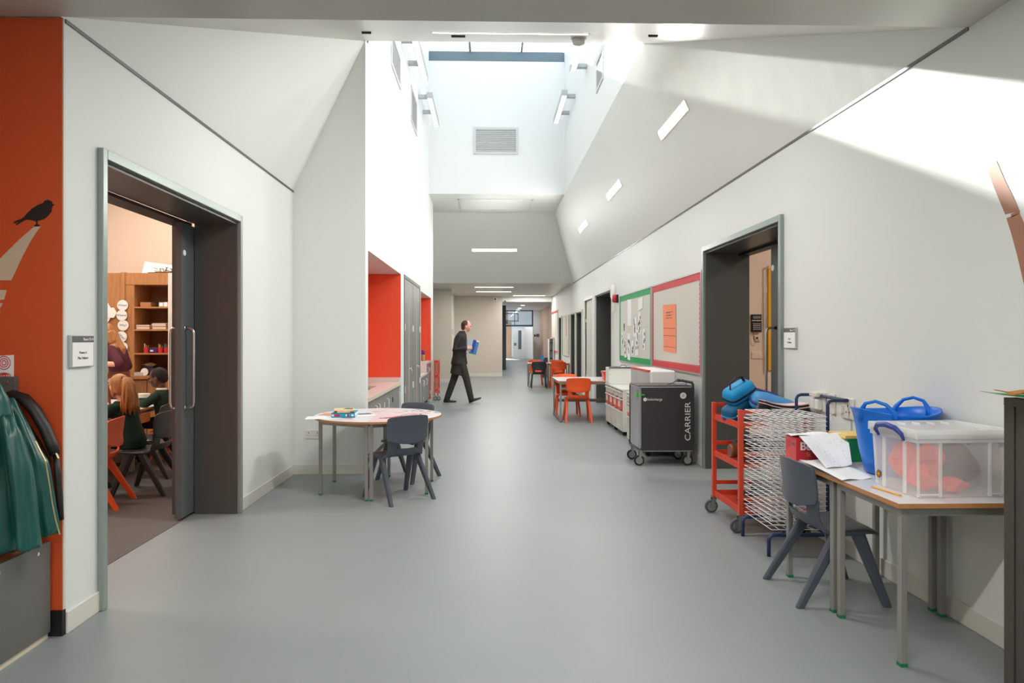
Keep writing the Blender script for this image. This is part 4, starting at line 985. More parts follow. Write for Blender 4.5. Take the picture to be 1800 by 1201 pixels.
# ================================================================== WHITE TRAY UNITS
def tray_unit(lab, xf, y0, y1, zt, rows, cols, red_rows, z0=.06):
    t = thing('tray_unit', lab, 'storage unit', ((xf + 2.22) / 2, (y0 + y1) / 2, 0))
    cw = (y1 - y0 - .04) / cols
    mb = MB().box(xf + .01, 2.215, y0, y1, z0, z0 + .02).box(xf, 2.215, y0 - .005, y1 + .005, zt - .02, zt).box(xf + .01, 2.215, y0, y0 + .018, z0 + .0205, zt - .0205).box(xf + .01, 2.215, y1 - .018, y1, z0 + .0205, zt - .0205).box(2.20, 2.215, y0 + .019, y1 - .019, z0 + .0205, zt - .0205)
    for c in range(1, cols): mb.box(xf + .02, 2.2, y0 + .02 + c * cw - .035, y0 + .02 + c * cw + .035, z0 + .02, zt - .0205)
    obj('carcass', mb, 'tray_white', t, bevel=.002)
    for c in range(cols):
        a = y0 + .02 + c * cw + .038; b = a + cw - .076; z = zt - .03
        for r_, h in enumerate(rows):
            m_ = 'tray_red' if r_ in red_rows else 'tray_white'
            tr = obj('tray', MB().box(xf + .004, 2.15, a, b, z - h + .012, z - .012), m_, t, bevel=.004)
            obj('tray_rim', MB().box(xf - .012, xf + .02, a - .006, b + .006, z - .022, z - .008), 'white_plastic', tr)
            if r_ in red_rows: obj('label_card', MB().box(xf - .002, xf + .003, a + .08, b - .02, z - h + .05, z - .04), 'white_plastic', tr)
            z -= h
    for y in (y0 + .06, (y0 + y1) / 2, y1 - .06):
        obj('castor', MB().lathe([(.025, -.015), (.03, -.01), (.03, .01), (.025, .015)], (xf + .05, y, .03), 14, 'y').box(xf + .03, xf + .07, y - .02, y + .02, .05, z0), 'rubber', t)
    return t
tray_unit('white tray unit with red trays, further of the two along the right wall', 1.825, 9.30, 10.66, .64, (.10, .17, .27), 4, (1,))
tray_unit('white tray unit with red trays, half hidden behind the black cart', 1.775, 7.72, 8.78, .655, (.10, .17, .27), 3, (1,))
t = thing('document_cabinet', 'white metal box standing on the further white tray unit', 'box', (2.02, 10.48, .641))
obj('body', MB().box(1.83, 2.21, 10.36, 10.64, .641, .895), 'white_metal', t, bevel=.004)
obj('edge_strip', MB().box(1.83, 2.21, 10.355, 10.362, .885, .902), 'rubber', t)
mb = MB()
for x in (1.845, 2.195):
    for z in (.66, .72, .79, .86): mb.lathe([(.005, -.002), (.005, 0)], (x, 10.358, z), 8, 'y')
obj('screw_heads', mb, 'cab_dark', t)
t = thing('small_rack', 'tiny dark clips and tray frame on top of the white metal box', 'clips', (2.0, 10.45, .905))
obj('frame', MB().tube([(1.84, 10.45, .907), (2.02, 10.45, .907)], .005, 6).tube([(2.02, 10.45, .907), (2.04, 10.45, .93), (2.10, 10.45, .93), (2.12, 10.45, .907)], .005, 6), 'rubber', t)
t = thing('drawer_cabinet', 'long white cabinet with three grey red-topped drawers on the nearer tray unit', 'cabinet', (2.0, 8.2, .656))
obj('body', MB().box(1.845, 2.13, 7.73, 8.75, .656, .975), 'white_metal', t, bevel=.02, seg=3)
for k in range(3):
    a = 7.76 + k * .325
    d = obj('drawer', MB().box(1.825, 1.85, a, a + .31, .665, .955), 'tray_grey', t, bevel=.004); obj('red_top', MB().box(1.822, 1.852, a, a + .31, .955, .98), 'tray_red', d, bevel=.003)
t = thing('red_tray', 'small coral red tray on the right end of the middle white table', 'tray', (1.93, 11.0, .661))
obj('tray', shell(MB(), 1.84, 2.06, 10.93, 11.12, .661, .80, .02), 'tray_red', t); obj('rim', MB().box(1.83, 2.07, 10.92, 10.935, .795, .81).box(1.83, 2.07, 11.115, 11.13, .795, .81).box(1.83, 1.845, 10.93, 11.12, .795, .81), 'tray_red', t)
sheet('paper_pad', 'white pad of paper lying across the coral red tray', 1.95, 11.03, .812, .2, .16, 5)

# ================================================================== DISPLAY BOARDS AND WALL THINGS, right wall
def board(lab, y0, y1, z0, z1, border, bw=.07, scallop=True):
    t = thing('display_board', lab, 'board', (XR - .01, (y0 + y1) / 2, z0))
    obj('felt', MB().box(XR - .012, XR, y0 + .01, y1 - .01, z0 + .01, z1 - .01), 'board_felt', t)
    f = .018; obj('frame', MB().box(XR - .02, XR, y0, y1, z0, z0 + f).box(XR - .02, XR, y0, y1, z1 - f, z1).box(XR - .02, XR, y0, y0 + f, z0 + f, z1 - f).box(XR - .02, XR, y1 - f, y1, z0 + f, z1 - f), 'alu', t)
    if border:
        x0, x1 = XR - .0145, XR - .0122; mb = MB(); a, b, c, d = y0 + f, y1 - f, z0 + f, z1 - f
        mb.box(x0, x1, a, b, c, c + bw).box(x0, x1, a, b, d - bw, d).box(x0, x1, a, a + bw * .6, c + bw, d - bw).box(x0, x1, b - bw * .6, b, c + bw, d - bw)
        if scallop:
            n = int((b - a) / .05)
            for k in range(n):
                y = a + (b - a) * (k + .5) / n
                for z, s_ in ((c + bw, 1), (d - bw, -1)): mb.poly([(x0 + .0003, y - .022, z), (x0 + .0003, y + .022, z), (x0 + .0003, y + .012, z + s_ * .016), (x0 + .0003, y - .012, z + s_ * .016)], (.001, 0, 0))
            n = int((d - c) / .05)
            for k in range(n):
                z = c + (d - c) * (k + .5) / n
                for y, s_ in ((a + bw * .6, 1), (b - bw * .6, -1)): mb.poly([(x0 + .0003, y, z - .022), (x0 + .0003, y, z + .022), (x0 + .0003, y + s_ * .014, z + .012), (x0 + .0003, y + s_ * .014, z - .012)], (.001, 0, 0))
        obj('border', mb, border, t)
    return t
board('display board with a scalloped red border beside the right doorway', 7.09, 9.24, .955, 2.06, 'border_red')
board('display board with a green border full of small photographs', 9.30, 11.55, .95, 2.06, 'border_green', .085, False)
b3 = board('pale display board with coloured strips between the far doorways', 18.85, 20.6, .82, 1.99, None)
board('display board with red top and bottom bands at the far right end', 21.95, 24.2, .83, 2.26, 'border_red', .07, False)
mat('teal_strip', (70, 170, 160), .6)
for y0, y1, z0, z1, m_ in ((18.9, 19.0, .85, 1.95, 'border_green'), (19.5, 19.6, 1.4, 1.95, 'border_red'), (19.3, 19.36, .9, 1.3, 'teal_strip'), (19.8, 19.87, .9, 1.35, 'paper_yellow'), (20.5, 20.56, .85, 1.95, 'border_green')):
    obj('strip', MB().box(XR - .016, XR - .0125, y0, y1, z0, z1), m_, b3)
t = thing('orange_poster', 'long peach orange paper with pencil writing on the red bordered board', 'poster', (XR - .014, 8.3, 1.2))
mb = MB(); mb.poly([(XR - .018, 8.62, 1.185), (XR - .018, 8.05, 1.165), (XR - .018, 8.06, 1.75), (XR - .018, 8.66, 1.77)], (.002, 0, 0)); obj('paper', mb, 'orange_paper', t)
mb = MB()
for z in (1.46, 1.37, 1.23): mb.poly([(XR - .0192, 8.63, z + .01), (XR - .0192, 8.07, z), (XR - .0192, 8.07, z + .004), (XR - .0192, 8.63, z + .014)], (.001, 0, 0))
random.seed(4)
for k in range(26):
    y = 8.5 - (k % 9) * .035; z = 1.66 - (k // 9) * .035; mb.poly([(XR - .0192, y, z), (XR - .0192, y - .02, z + .012 * random.uniform(-1, 1)), (XR - .0192, y - .02, z + .01), (XR - .0192, y, z + .008)], (.001, 0, 0))
obj('pencil_writing', mb, 'ink', t)
PH = [(11.15, 1.52, .10, .20, 0), (10.75, 1.74, .30, .42, 9), (10.33, 1.52, .20, .28, 1), (10.02, 1.56, .17, .34, 1), (11.3, 1.33, .14, .2, 2), (11.05, 1.18, .16, .28, 1), (10.78, 1.20, .20, .42, 1), (10.5, 1.2, .16, .22, 2), (10.18, 1.28, .2, .38, 3), (9.72, 1.32, .16, .30, 2), (9.95, 1.86, .30, .17, 9)]
for i, (y, z, w_, h, k) in enumerate(PH):
    nm = ['topmost sheet at the far edge', 'tall blank white sheet', 'tilted photo left of the striped one', 'photo with a dark vertical strip', 'small pale photo at the far edge', 'lower photo near the far edge', 'lowest photo with a dark block', 'small pale sketch, low centre', 'white photo with a dark top, lower near side', 'tilted photo at the near edge', 'wide printed sheet near the top corner'][i]
    ph = thing('pinned_photo', nm + ' of the green bordered board', 'photo', (XR - .014, y, z - h / 2))
    tl = .02 * math.sin(i * 2.3)
    obj('paper', MB().poly([(XR - .0155 - .0003 * i, y - w_ / 2, z - h / 2), (XR - .0155 - .0003 * i, y + w_ / 2, z - h / 2 + tl), (XR - .0155 - .0003 * i, y + w_ / 2, z + h / 2 + tl), (XR - .0155 - .0003 * i, y - w_ / 2, z + h / 2)], (.0015, 0, 0)), 'paper', ph)
    if k in (0, 1, 2, 3):
        mb = MB(); rnd = random.Random(i)
        for q in range(7 if k != 2 else 4):
            yy = y + rnd.uniform(-.3, .3) * w_; zz = z + rnd.uniform(-.38, .38) * h
            mb.poly([(XR - .0165 - .0003 * i, yy - .025, zz - .02), (XR - .0165 - .0003 * i, yy + .02, zz - .025), (XR - .0165 - .0003 * i, yy + .03, zz + .03), (XR - .0165 - .0003 * i, yy - .01, zz + .02)], (.0008, 0, 0))
        obj('dark_print', mb, 'ink', ph)
t = thing('fire_alarm', 'red fire alarm sounder on a black base above the green board', 'alarm', (XR - .03, 11.8, 1.98))
obj('base', MB().box(XR - .03, XR, 11.72, 11.88, 1.96, 2.10), 'blackish', t, bevel=.01); obj('body', MB().lathe([(.06, -.09), (.07, -.07), (.07, -.03)], (XR, 11.8, 2.03), 20, 'x'), 'alarm_red', t, smooth=True)
t = thing('wall_clock', 'round white clock seen edge-on beside the third doorway', 'clock', (XR - .05, 12.1, 2.1))
obj('case', MB().lathe([(.12, -.06), (.135, -.05), (.135, 0)], (XR, 12.08, 2.16), 28, 'x'), 'white_plastic', t, smooth=True); obj('bracket', MB().box(XR - .04, XR, 12.04, 12.12, 1.8, 2.05), 'white_plastic', t, bevel=.01); obj('face', MB().lathe([(.11, -.062), (.11, -.06)], (XR, 12.08, 2.16), 28, 'x'), 'paper', t)
# room signs
def room_sign(lab, side, y0, y1, z0, z1, l1, l2, l3):
    x = XL if side < 0 else XR; s_ = 1 if side < 0 else -1
    t = thing('room_sign', lab, 'sign', (x + .01 * s_, (y0 + y1) / 2, z0)); b = sorted((x, x + .014 * s_))
    obj('plate', MB().box(b[0], b[1], y0, y1, z0, z1), 'alu', t, bevel=.002)
    b = sorted((x + .0142 * s_, x + .0152 * s_)); hz = z1 - (z1 - z0) * .22
    obj('header', MB().box(b[0], b[1], y0 + .012, y1 - .004, hz, z1 - .004), 'cab_dark', t); obj('insert', MB().box(b[0], b[1], y0 + .012, y1 - .008, z0 + .004, hz - .001), 'paper', t)
    ax = ONLEFT if side < 0 else ONRIGHT; xs = x + .0156 * s_; W = y1 - y0
    yr = (y1 - .008) if side < 0 else (y0 + .012)
    text_mesh('lettering', l1, .019, 'paper', face_frame((xs, yr, hz + .008), *ax), t, align='RIGHT', sx=.85)
    text_mesh('lettering', l2, .017, 'ink', face_frame((xs, (y0 + y1) / 2, z0 + (z1 - z0) * .42), *ax), t, align='CENTER', sx=.9)
    text_mesh('lettering', l3, .017, 'ink', face_frame((xs, (y0 + y1) / 2, z0 + (z1 - z0) * .25), *ax), t, align='CENTER', sx=.9)
room_sign('grey topped white room sign left of the left classroom door', -1, 3.18, 3.365, 1.212, 1.362, 'Room 13-14', 'Primary 6', 'Miss Valiance')
room_sign('grey topped white room sign beside the right classroom door', 1, 4.895, 5.10, 1.272, 1.425, 'Room 11-12', 'Year 7', 'Ms Aillison')
# sockets and switches on the right wall
t = thing('wall_socket', 'white socket with two plugs and a raised cover, leftmost by the drying rack', 'socket', (XR - .01, 4.55, .86))
obj('plate', MB().box(XR - .016, XR, 4.47, 4.62, .855, .985), 'sock_white', t, bevel=.004); obj('hood', MB().box(XR - .06, XR - .014, 4.49, 4.60, .955, .985), 'sock_white', t, bevel=.006)
for y in (4.515, 4.575): obj('plug', MB().box(XR - .055, XR - .015, y - .025, y + .022, .87, .94), 'white_plastic', t, bevel=.008)
t = thing('wall_socket', 'narrow white switched plate between two sockets above the drying rack', 'switch', (XR - .01, 4.38, .86))
obj('plate', MB().box(XR - .014, XR, 4.345, 4.415, .855, .985), 'sock_white', t, bevel=.004); obj('rocker', MB().box(XR - .03, XR - .013, 4.355, 4.405, .93, .965), 'white_plastic', t, bevel=.004)
t = thing('wall_socket', 'white square single socket nearest the blue tub', 'socket', (XR - .01, 4.2, .85))
obj('plate', MB().box(XR - .014, XR, 4.12, 4.26, .845, .975), 'sock_white', t, bevel=.004); obj('pin_holes', MB().box(XR - .0155, XR - .0135, 4.175, 4.183, .92, .935).box(XR - .0155, XR - .0135, 4.155, 4.168, .885, .891).box(XR - .0155, XR - .0135, 4.19, 4.203, .885, .891), 'ink', t)
obj('rocker', MB().box(XR - .03, XR - .013, 4.225, 4.255, .875, .925), 'white_plastic', t, bevel=.004)
t = thing('wall_socket', 'pale socket low on the wall behind the clear box', 'socket', (XR - .01, 3.0, .9))
obj('plate', MB().box(XR - .014, XR, 2.80, 2.93, .80, .93), 'sock_white', t, bevel=.004); obj('plug', MB().box(XR - .05, XR - .014, 2.83, 2.88, .82, .88), 'white_plastic', t, bevel=.006)
t = thing('double_socket', 'white double socket low on the wall behind the round table', 'socket', (-1.72, 6.785, .37))
obj('plate', MB().box(-1.81, -1.645, 6.778, 6.79, .355, .44), 'sock_white', t, bevel=.004)
mb = MB()
for x in (-1.775, -1.69): mb.box(x - .003, x + .003, 6.776, 6.779, .405, .42).box(x - .014, x - .006, 6.776, 6.779, .385, .389).box(x + .006, x + .014, 6.776, 6.779, .385, .389)
obj('pin_holes', mb, 'ink', t)
# brown curved mural stroke
mb = MB(); P0 = [(3.00, 2.13), (2.94, 2.13), (2.885, 2.02), (2.84, 1.90), (2.80, 1.78), (2.765, 1.66), (2.73, 1.5), (2.70, 1.3), (2.69, 1.1), (2.60, 1.1), (2.60, 1.4), (2.66, 1.6)]
L_ = [(3.01, 2.10), (2.972, 2.02), (2.935, 1.945), (2.905, 1.885)]; L2 = [(2.898, 1.868), (2.868, 1.79), (2.838, 1.70), (2.80, 1.57), (2.775, 1.42), (2.76, 1.2)]
Rr = [(2.955, 2.13), (2.905, 2.03), (2.862, 1.955), (2.825, 1.885)]; R2 = [(2.825, 1.875), (2.78, 1.79), (2.74, 1.70), (2.69, 1.57), (2.66, 1.42), (2.65, 1.2)]
for A_, B_ in ((L_, Rr), (L2, R2)):
    for i in range(len(A_) - 1): mb.poly([(XR - .0015, *A_[i]), (XR - .0015, *B_[i]), (XR - .0015, *B_[i + 1]), (XR - .0015, *A_[i + 1])], (.001, 0, 0))
mb.poly([(XR - .0015, 2.872, 1.880), (XR - .0015, 2.825, 1.888), (XR - .0015, 2.825, 1.874), (XR - .0015, 2.87, 1.866)], (.001, 0, 0))
single('wall_decal', mb, 'brown_decal', 'brown curved branch painted on the right wall below the sunlit patch', 'decal')

# ================================================================== LEFT FRONT: mural, rail, bench, coats
Yo = 3.1445
t = thing('wall_decal', 'beige tapering branch shape painted on the orange wall under the bird', 'decal', (-2.15, Yo, 1.5))
def oz(u, v):   # point of the orange wall face for a photo pixel (worked out once)
    a = (u - CX) / F; b = -(v - CY) / F; c, s = math.cos(YAW), math.sin(YAW); rx, ry = a * c + s, -a * s + c; k = Yo / ry
    return (rx * k, Yo, H + b * k)
for pts in ([(62, 397), (72, 397), (55, 422), (40, 450), (20, 493), (-30, 493), (-30, 480), (0, 455), (30, 425)], [(-30, 510), (12, 510), (7, 527), (-30, 527)], [(-30, 534), (5, 533), (2, 540), (-30, 540)], [(-30, 548), (1, 547), (-1, 553), (-30, 553)]):
    obj('stroke', MB().poly([oz(*p) for p in pts], (0, -.0012, 0)), 'beige_decal', t)
bird = [(24, 391), (29, 388), (38, 385), (43, 381), (50, 373), (58, 366), (66, 361), (76, 357), (79, 353), (85, 351.5), (91, 354), (93, 359), (97, 360), (93, 362), (91, 366), (91, 372), (86, 378), (80, 384), (72, 387), (66, 388.5), (66, 394), (70, 396), (71, 398), (62, 398.5), (60, 397), (64, 394), (63.5, 389), (56, 387), (47, 386), (42, 388), (36, 392), (29, 396), (28, 394), (34, 390), (30, 391), (25, 393)]
bt = obj('bird_decal', MB().poly([oz(*p) for p in bird], (0, -.0022, 0)), 'bird_black'); tag(bt, 'black songbird silhouette on the orange wall', 'decal'); recenter(bt)
t = thing('childs_drawing', 'small white paper with round red crayon shapes pinned above the coats', 'drawing', (-2.17, Yo, 1.2))
obj('paper', MB().poly([oz(-10, 626), oz(24.5, 624), oz(24.5, 664), oz(-10, 662)], (0, -.001, 0)), 'paper', t)
mb = MB(); c = Vector(oz(6, 638))

for q, rz_ in ((0, .030), (-.058, .012)):
    for s_ in (1.0, .66, .34): mb.tube([c + Vector((.028 * s_ * math.cos(a) + .004, -.0018, q + rz_ * s_ * math.sin(a))) for a in [2 * PI * k / 18 for k in range(19)]], .0022, 4)
obj('crayon', mb, 'border_red', t); 
t = thing('coat_rail', 'dark grey coat rail board on the orange wall', 'rail', (-2.6, 3.12, 1.0))
obj('board', MB().box(-3.6, -2.125, 3.118, 3.144, .96, 1.175), 'panel_grey', t, bevel=.002)
obj('screw', MB().lathe([(.0, -.003), (.007, -.003), (.007, 0)], (-2.157, 3.118, 1.152), 12, 'y'), 'chrome', t)
for x in (-2.2, -2.5): obj('hook', MB().tube([(x, 3.118, 1.08), (x, 3.07, 1.07), (x, 3.05, 1.10)], .006, 8), 'chrome', t)
t = thing('bench', 'low bench with a dark grey side panel at the left edge', 'bench', (-2.2, 2.4, 0))
obj('side_panel', MB().box(-1.985, -1.968, .6, 3.118, .03, .436), 'panel_grey', t, bevel=.002)
obj('plinth', MB().box(-2.0, -1.98, .6, 3.118, 0, .05), 'edge_cream', t)
obj('seat', MB().box(-2.25, -1.99, .6, 3.118, .40, .428), 'oak', t)
obj('back_leg', MB().box(-2.25, -2.21, .6, 3.118, 0, .40), 'panel_grey', t)
for y in (3.03, 2.79, 2.4): obj('screw', MB().lathe([(.008, 0), (.008, .004), (0.001, .004)], (-1.968, y, .405), 12, 'x'), 'chrome', t)

mat('jacket_green', (14, 80, 72), .34, spec=.6, bump=.55, bscale=7, noise=.12, nscale=4); mat('jacket_black', (32, 30, 29), .5, bump=.4, bscale=12); mat('brass', (170, 150, 110), .3, metal=.8)
def px(u, v, Y):
    a = (u - CX) / F; b = -(v - CY) / F; c, s = math.cos(YAW), math.sin(YAW); k = Y / (-a * s + c)
    return Vector(((a * c + s) * k, Y, H + b * k))
def rows_garment(rows, Y, d, m, seed, parent, nm, fold=.010, freq=7, n=30, S=4):
    rnd = random.Random(seed); ph = rnd.uniform(0, 6); mb = MB(); rings = []; R_ = []
    for k in range(len(rows) - 1):
        for q in range(S):
            u = q / S; R_.append(tuple(rows[k][i] * (1 - u) + rows[k + 1][i] * u for i in range(3)))
    R_.append(rows[-1])
    for i, (v, uL, uR) in enumerate(R_):
        A_, B_ = px(uL, v, Y), px(uR, v, Y); c = (A_ + B_) / 2; w_ = (B_ - A_).length / 2; tt = i / len(R_); dd = d * (.45 + .55 * min(1, tt * 2.5)); ring = []
        for k in range(n):
            a = 2 * PI * k / n; f = fold * (.35 + .65 * tt) * (math.sin(freq * a + ph + 2.5 * tt) + .6 * math.sin(3 * a - 7 * tt + ph) + .5 * math.sin(11 * a + 19 * tt))
            ring.append(c + Vector(((w_ + f * .5) * math.cos(a), (dd + f) * math.sin(a), .008 * math.sin(3 * a + 9 * tt) + .005 * math.sin(23 * tt + 5 * a))))
        rings.append(ring)
    mb.loft(rings); return obj(nm, mb, m, parent, smooth=True, sub=1)
j = thing('green_jacket', 'shiny dark green jacket hanging at the left edge, front one with its sleeve down', 'jacket', (-2.2, 2.86, .43))
rows_garment([(672, -60, -6), (700, -70, 12), (750, -80, 22), (800, -85, 28), (900, -90, 31), (978, -92, 31)], 2.86, .09, 'jacket_green', 3, j, 'body')
rows_garment([(730, 0, 16), (760, 6, 34), (820, 12, 52), (880, 22, 60), (930, 30, 65), (966, 34, 69)], 2.80, .05, 'jacket_green', 8, j, 'sleeve', fold=.007, freq=5)
j = thing('green_jacket', 'shiny green jacket behind the front one, its zip edge facing the corridor', 'jacket', (-2.1, 3.0, .46))
rows_garment([(700, 5, 22), (740, 8, 44), (780, 14, 63), (811, 20, 80), (853, 26, 89), (886, 32, 94), (942, 48, 106)], 3.0, .055, 'jacket_green', 5, j, 'body', fold=.009)
obj('zip', MB().tube([px(*p, 2.965) for p in ((62, 776), (80, 811), (87, 853), (92, 886), (98, 915), (105, 940))], .0035, 6), 'brass', j)
t = thing('black_coat', 'black padded coat looping down beside the green jackets, strap hanging', 'coat', (-2.0, 3.09, .55))
obj('hood', MB().tube([px(*p, 3.085) for p in ((8, 700), (22, 694), (42, 700), (62, 722), (79, 752), (90, 780), (97, 800))], .03, 12, rr=[.014, .026, .032, .034, .032, .030, .018], ry=.022), 'jacket_black', t, smooth=True)
obj('strap', MB().tube([px(*p, 3.10) for p in ((98, 795), (102, 840), (105, 880), (107, 914))], .014, 12, rr=[.014, .019, .017, .013], ry=.012), 'jacket_black', t, smooth=True)
obj('body', MB().tube([px(*p, 3.11) for p in ((20, 705), (45, 750), (66, 785), (80, 815), (84, 850))], .02, 12, rr=[.012, .02, .030, .036, .02], ry=.016), 'jacket_black', t, smooth=True)
obj('buckle', MB().tube([px(*p, 3.07) for p in ((98, 797), (103, 806))], .004, 6), 'brass', t)

# ================================================================== DARK TRAY RACK at the right edge
mat('rack_dark', (84, 80, 74), .4, metal=.3)
t = thing('tray_rack', 'tall dark grey framed tray rack cut off by the right edge', 'rack', (2.07, 2.1, 0))
for x in (1.902, 2.212):
    for y in (1.65, 2.475): obj('post', MB().box(x, x + .024, y - .045, y, 0, 1.0995), 'rack_dark', t, bevel=.002)
obj('post', MB().box(1.908, 1.926, 2.385, 2.425, 0, 1.0995), 'rack_dark', t)
obj('top', MB().box(1.902, 2.236, 1.605, 2.475, 1.10, 1.13), 'rack_dark', t)
obj('back', MB().box(2.222, 2.234, 1.62, 2.46, .02, 1.10), 'blackish', t)
obj('end_panel', MB().box(1.927, 2.211, 2.452, 2.468, .05, 1.10), 'panel_grey', t)
for k in range(9):
    z = .08 + k * .115; obj('runner', MB().box(1.91, 2.2, 1.62, 2.384, z, z + .012), 'rack_dark', t)
for k in range(1, 9):
    z = .08 + k * .115 - .07; tr = obj('tray', MB().box(1.925, 2.19, 1.7, 2.36, z - .03, z + .045), 'blackish', t, bevel=.004); obj('knob', MB().sphere((1.920, 2.352, z + .01), .006), 'chrome', tr)
t = thing('leaf_picture', 'curling green and white paper with an autumn leaf on the dark tray rack', 'craft paper', (2.0, 2.45, 1.13))
mat('leaf_amber', (170, 110, 40), .6); mat('leaf_green', (60, 150, 90), .6); mat('paper_cream', (232, 226, 206), .6)
def curl(x0, x1, y0, y1, z, h, m, nm):
    mb = MB(); rings = []
    for i in range(9):
        u = i / 8; zz = z + h * (1 - u) ** 3 - .006 * math.sin(PI * u); x = x0 + (x1 - x0) * u
        rings.append([Vector((x, y0, zz)), Vector((x, y1, zz + .004)), Vector((x, y1, zz + .0055)), Vector((x, y0, zz + .0015))])
    mb.loft(rings); obj(nm, mb, m, t)
curl(1.80, 2.22, 2.32, 2.56, 1.132, .016, 'paper_cream', 'sheet'); curl(1.86, 2.16, 2.34, 2.54, 1.137, .006, 'leaf_green', 'green_patch'); curl(1.94, 2.2, 2.30, 2.42, 1.13, -.0, 'paper_pink', 'pink_sheet')
mb = MB(); rings = []
pts = [(1.90 + .13 * math.cos(a) * .9 * (1 + .25 * math.cos(5 * a)) * .5 + .03, 2.44 + .06 * math.sin(a) * (1 + .25 * math.cos(5 * a)), 1.150 + .006 * math.sin(3 * a)) for a in [2 * PI * k / 40 for k in range(40)]]
mb.loft([[Vector(p) for p in pts], [Vector(p) + Vector((0, 0, .003)) for p in pts]]); mb.tube([(1.99, 2.44, 1.152), (2.03, 2.43, 1.160)], .0025, 5); obj('autumn_leaf', mb, 'leaf_amber', t)
# ================================================================== THE LEFT CLASSROOM
def hexagon(name, lab, x, z, r, y=9.185):
    mb = MB(); mb.poly([(x + r * math.cos(k * PI / 3), y, z + r * math.sin(k * PI / 3)) for k in range(6)], (0, -.004, 0)); return single(name, mb, 'paper', lab, 'card')
YC = 9.2
def at(u, v, Y=YC): return px(u, v, Y)
t = thing('wooden_cabinet', 'tall oak wall cabinet with open shelves in the left classroom', 'cabinet', (-4.6, YC + .2, 0))
xa, xb, xc, xd = at(150, 600).x, at(215, 600).x, at(236, 600).x, at(296, 600).x
zt = at(250, 480).z
obj('side_door', MB().box(xa, xb - .01, YC, YC + .45, 0, zt), 'oak', t, bevel=.004)
obj('post', MB().box(xb - .01, xb + .04, YC - .02, YC + .45, 0, zt + .01), 'oak', t, bevel=.003)
obj('header', MB().box(xb + .04, xd + .1, YC - .005, YC + .45, at(250, 501).z, zt), 'oak', t, bevel=.003)
obj('side_panel', MB().box(xb + .04, xc, YC, YC + .45, .84, at(250, 501).z), 'oak', t)
obj('end_strip', MB().box(xd, xd + .10, YC - .01, YC + .45, 0, zt), 'skirting', t)
obj('back_panel', MB().box(xc, xd, YC + .43, YC + .45, .84, zt - .1), 'oak_dark', t)
SH = [at(0, v).z for v in (539, 579, 621)]
for z in SH: obj('shelf', MB().box(xc, xd, YC, YC + .43, z - .02, z), 'oak', t)
obj('counter', MB().box(xb + .04, xd, YC - .04, YC + .45, .80, .845), 'oak', t, bevel=.004)
for a, b in ((xb + .05, (xb + xd) / 2 + .02), ((xb + xd) / 2 + .03, xd)):
    d = obj('door', MB().box(a, b, YC - .01, YC + .02, .06, .79), 'oak', t, bevel=.003); obj('handle', MB().tube([(b - .04, YC - .01, .74), (b - .04, YC - .035, .73), (b - .04, YC - .035, .62), (b - .04, YC - .01, .61)], .005, 6), 'steel', d)
obj('carcass', MB().box(xb + .04, xd, YC + .02, YC + .45, 0, .80), 'oak_dark', t)
words_ = ['When?', 'Where?', 'Why?', 'What?', 'Who?']
mat('word_blue', (70, 110, 160), .6)
for i, (u, v) in enumerate(((217, 537), (216, 554.5), (218, 572), (215.5, 592), (216.5, 610.5))):
    p = at(u, v); th = thing('question_disc', 'white paper disc reading %s, %s in the column on the oak cabinet' % (words_[i].strip('?'), ['top', 'second', 'middle', 'fourth', 'bottom'][i]), 'disc', (p.x, YC - .022, p.z))
    yd = YC - .0205 - .0045 * (i % 2)
    obj('disc', MB().lathe([(.002, -.003), (.071, -.003), (.071, 0)], (p.x, yd, p.z), 28, 'y'), 'paper', th)
    obj('ring', MB().lathe([(.058, -.0036), (.060, -.0036), (.060, -.003)], (p.x, yd, p.z), 28, 'y', cap=False), 'paper_cream', th)
    tm = text_mesh('lettering', words_[i], .042, 'word_blue', face_frame((p.x, yd - .0042, p.z - .013), *FRONT) if i != 3 else face_frame((p.x - .004, yd - .0042, p.z - .008), (.75, 0, -.66), (.66, 0, .75)), th, align='CENTER')
for u, v, n_ in ((197, 550, 'right one of the cluster beside the discs'), (185, 541, 'upper left of the cluster'), (185, 560, 'lower left of the cluster')):
    p = at(u, v); hexagon('hexagon_card', 'white hexagon card on the oak cabinet, ' + n_, p.x, p.z, .078, YC - .001 - .002 * (u + v) % .03)
def cbox(name, lab, u0, v1, w_, h, m, d=.14, dy=.05, cat='box', parts=()):
    p = at(u0, v1); z = min([q for q in SH + [.845]], key=lambda q: abs(q - p.z)); th = thing(name, lab, cat, (p.x + w_ / 2, YC + dy + d / 2, z + .001))
    obj('body', MB().box(p.x, p.x + w_, YC + dy, YC + dy + d, z + .001, z + .001 + h), m, th, bevel=.003)
    for nm, (a, b, c, e), mm in parts: obj(nm, MB().box(p.x + a, p.x + b, YC + dy - .002, YC + dy, z + c, z + e), mm, th)
    return th, p.x, z
mat('card_brown', (176, 120, 80), .7); mat('pale_blue', (170, 200, 216), .5); mat('teal_box', (30, 130, 160), .5); mat('purple', (72, 34, 90), .5); mat('cup_red', (206, 52, 66), .4); mat('pen_green', (30, 160, 110), .4); mat('kraft', (214, 184, 156), .7); mat('dark_box', (60, 44, 40), .5)
cbox('card_box', 'brown card box on the top shelf of the oak cabinet', 243, 538, .14, .06, 'card_brown')
cbox('tissue_box', 'pale blue box on the top shelf of the oak cabinet', 276, 538, .09, .06, 'pale_blue', parts=(('panel', (.01, .05, .01, .05), 'paper'),))
cbox('teal_box', 'teal box standing behind the pale blue one on the top shelf', 284, 538, .07, .16, 'teal_box', dy=.22, parts=(('panel', (.0, .05, .10, .15), 'paper'),))
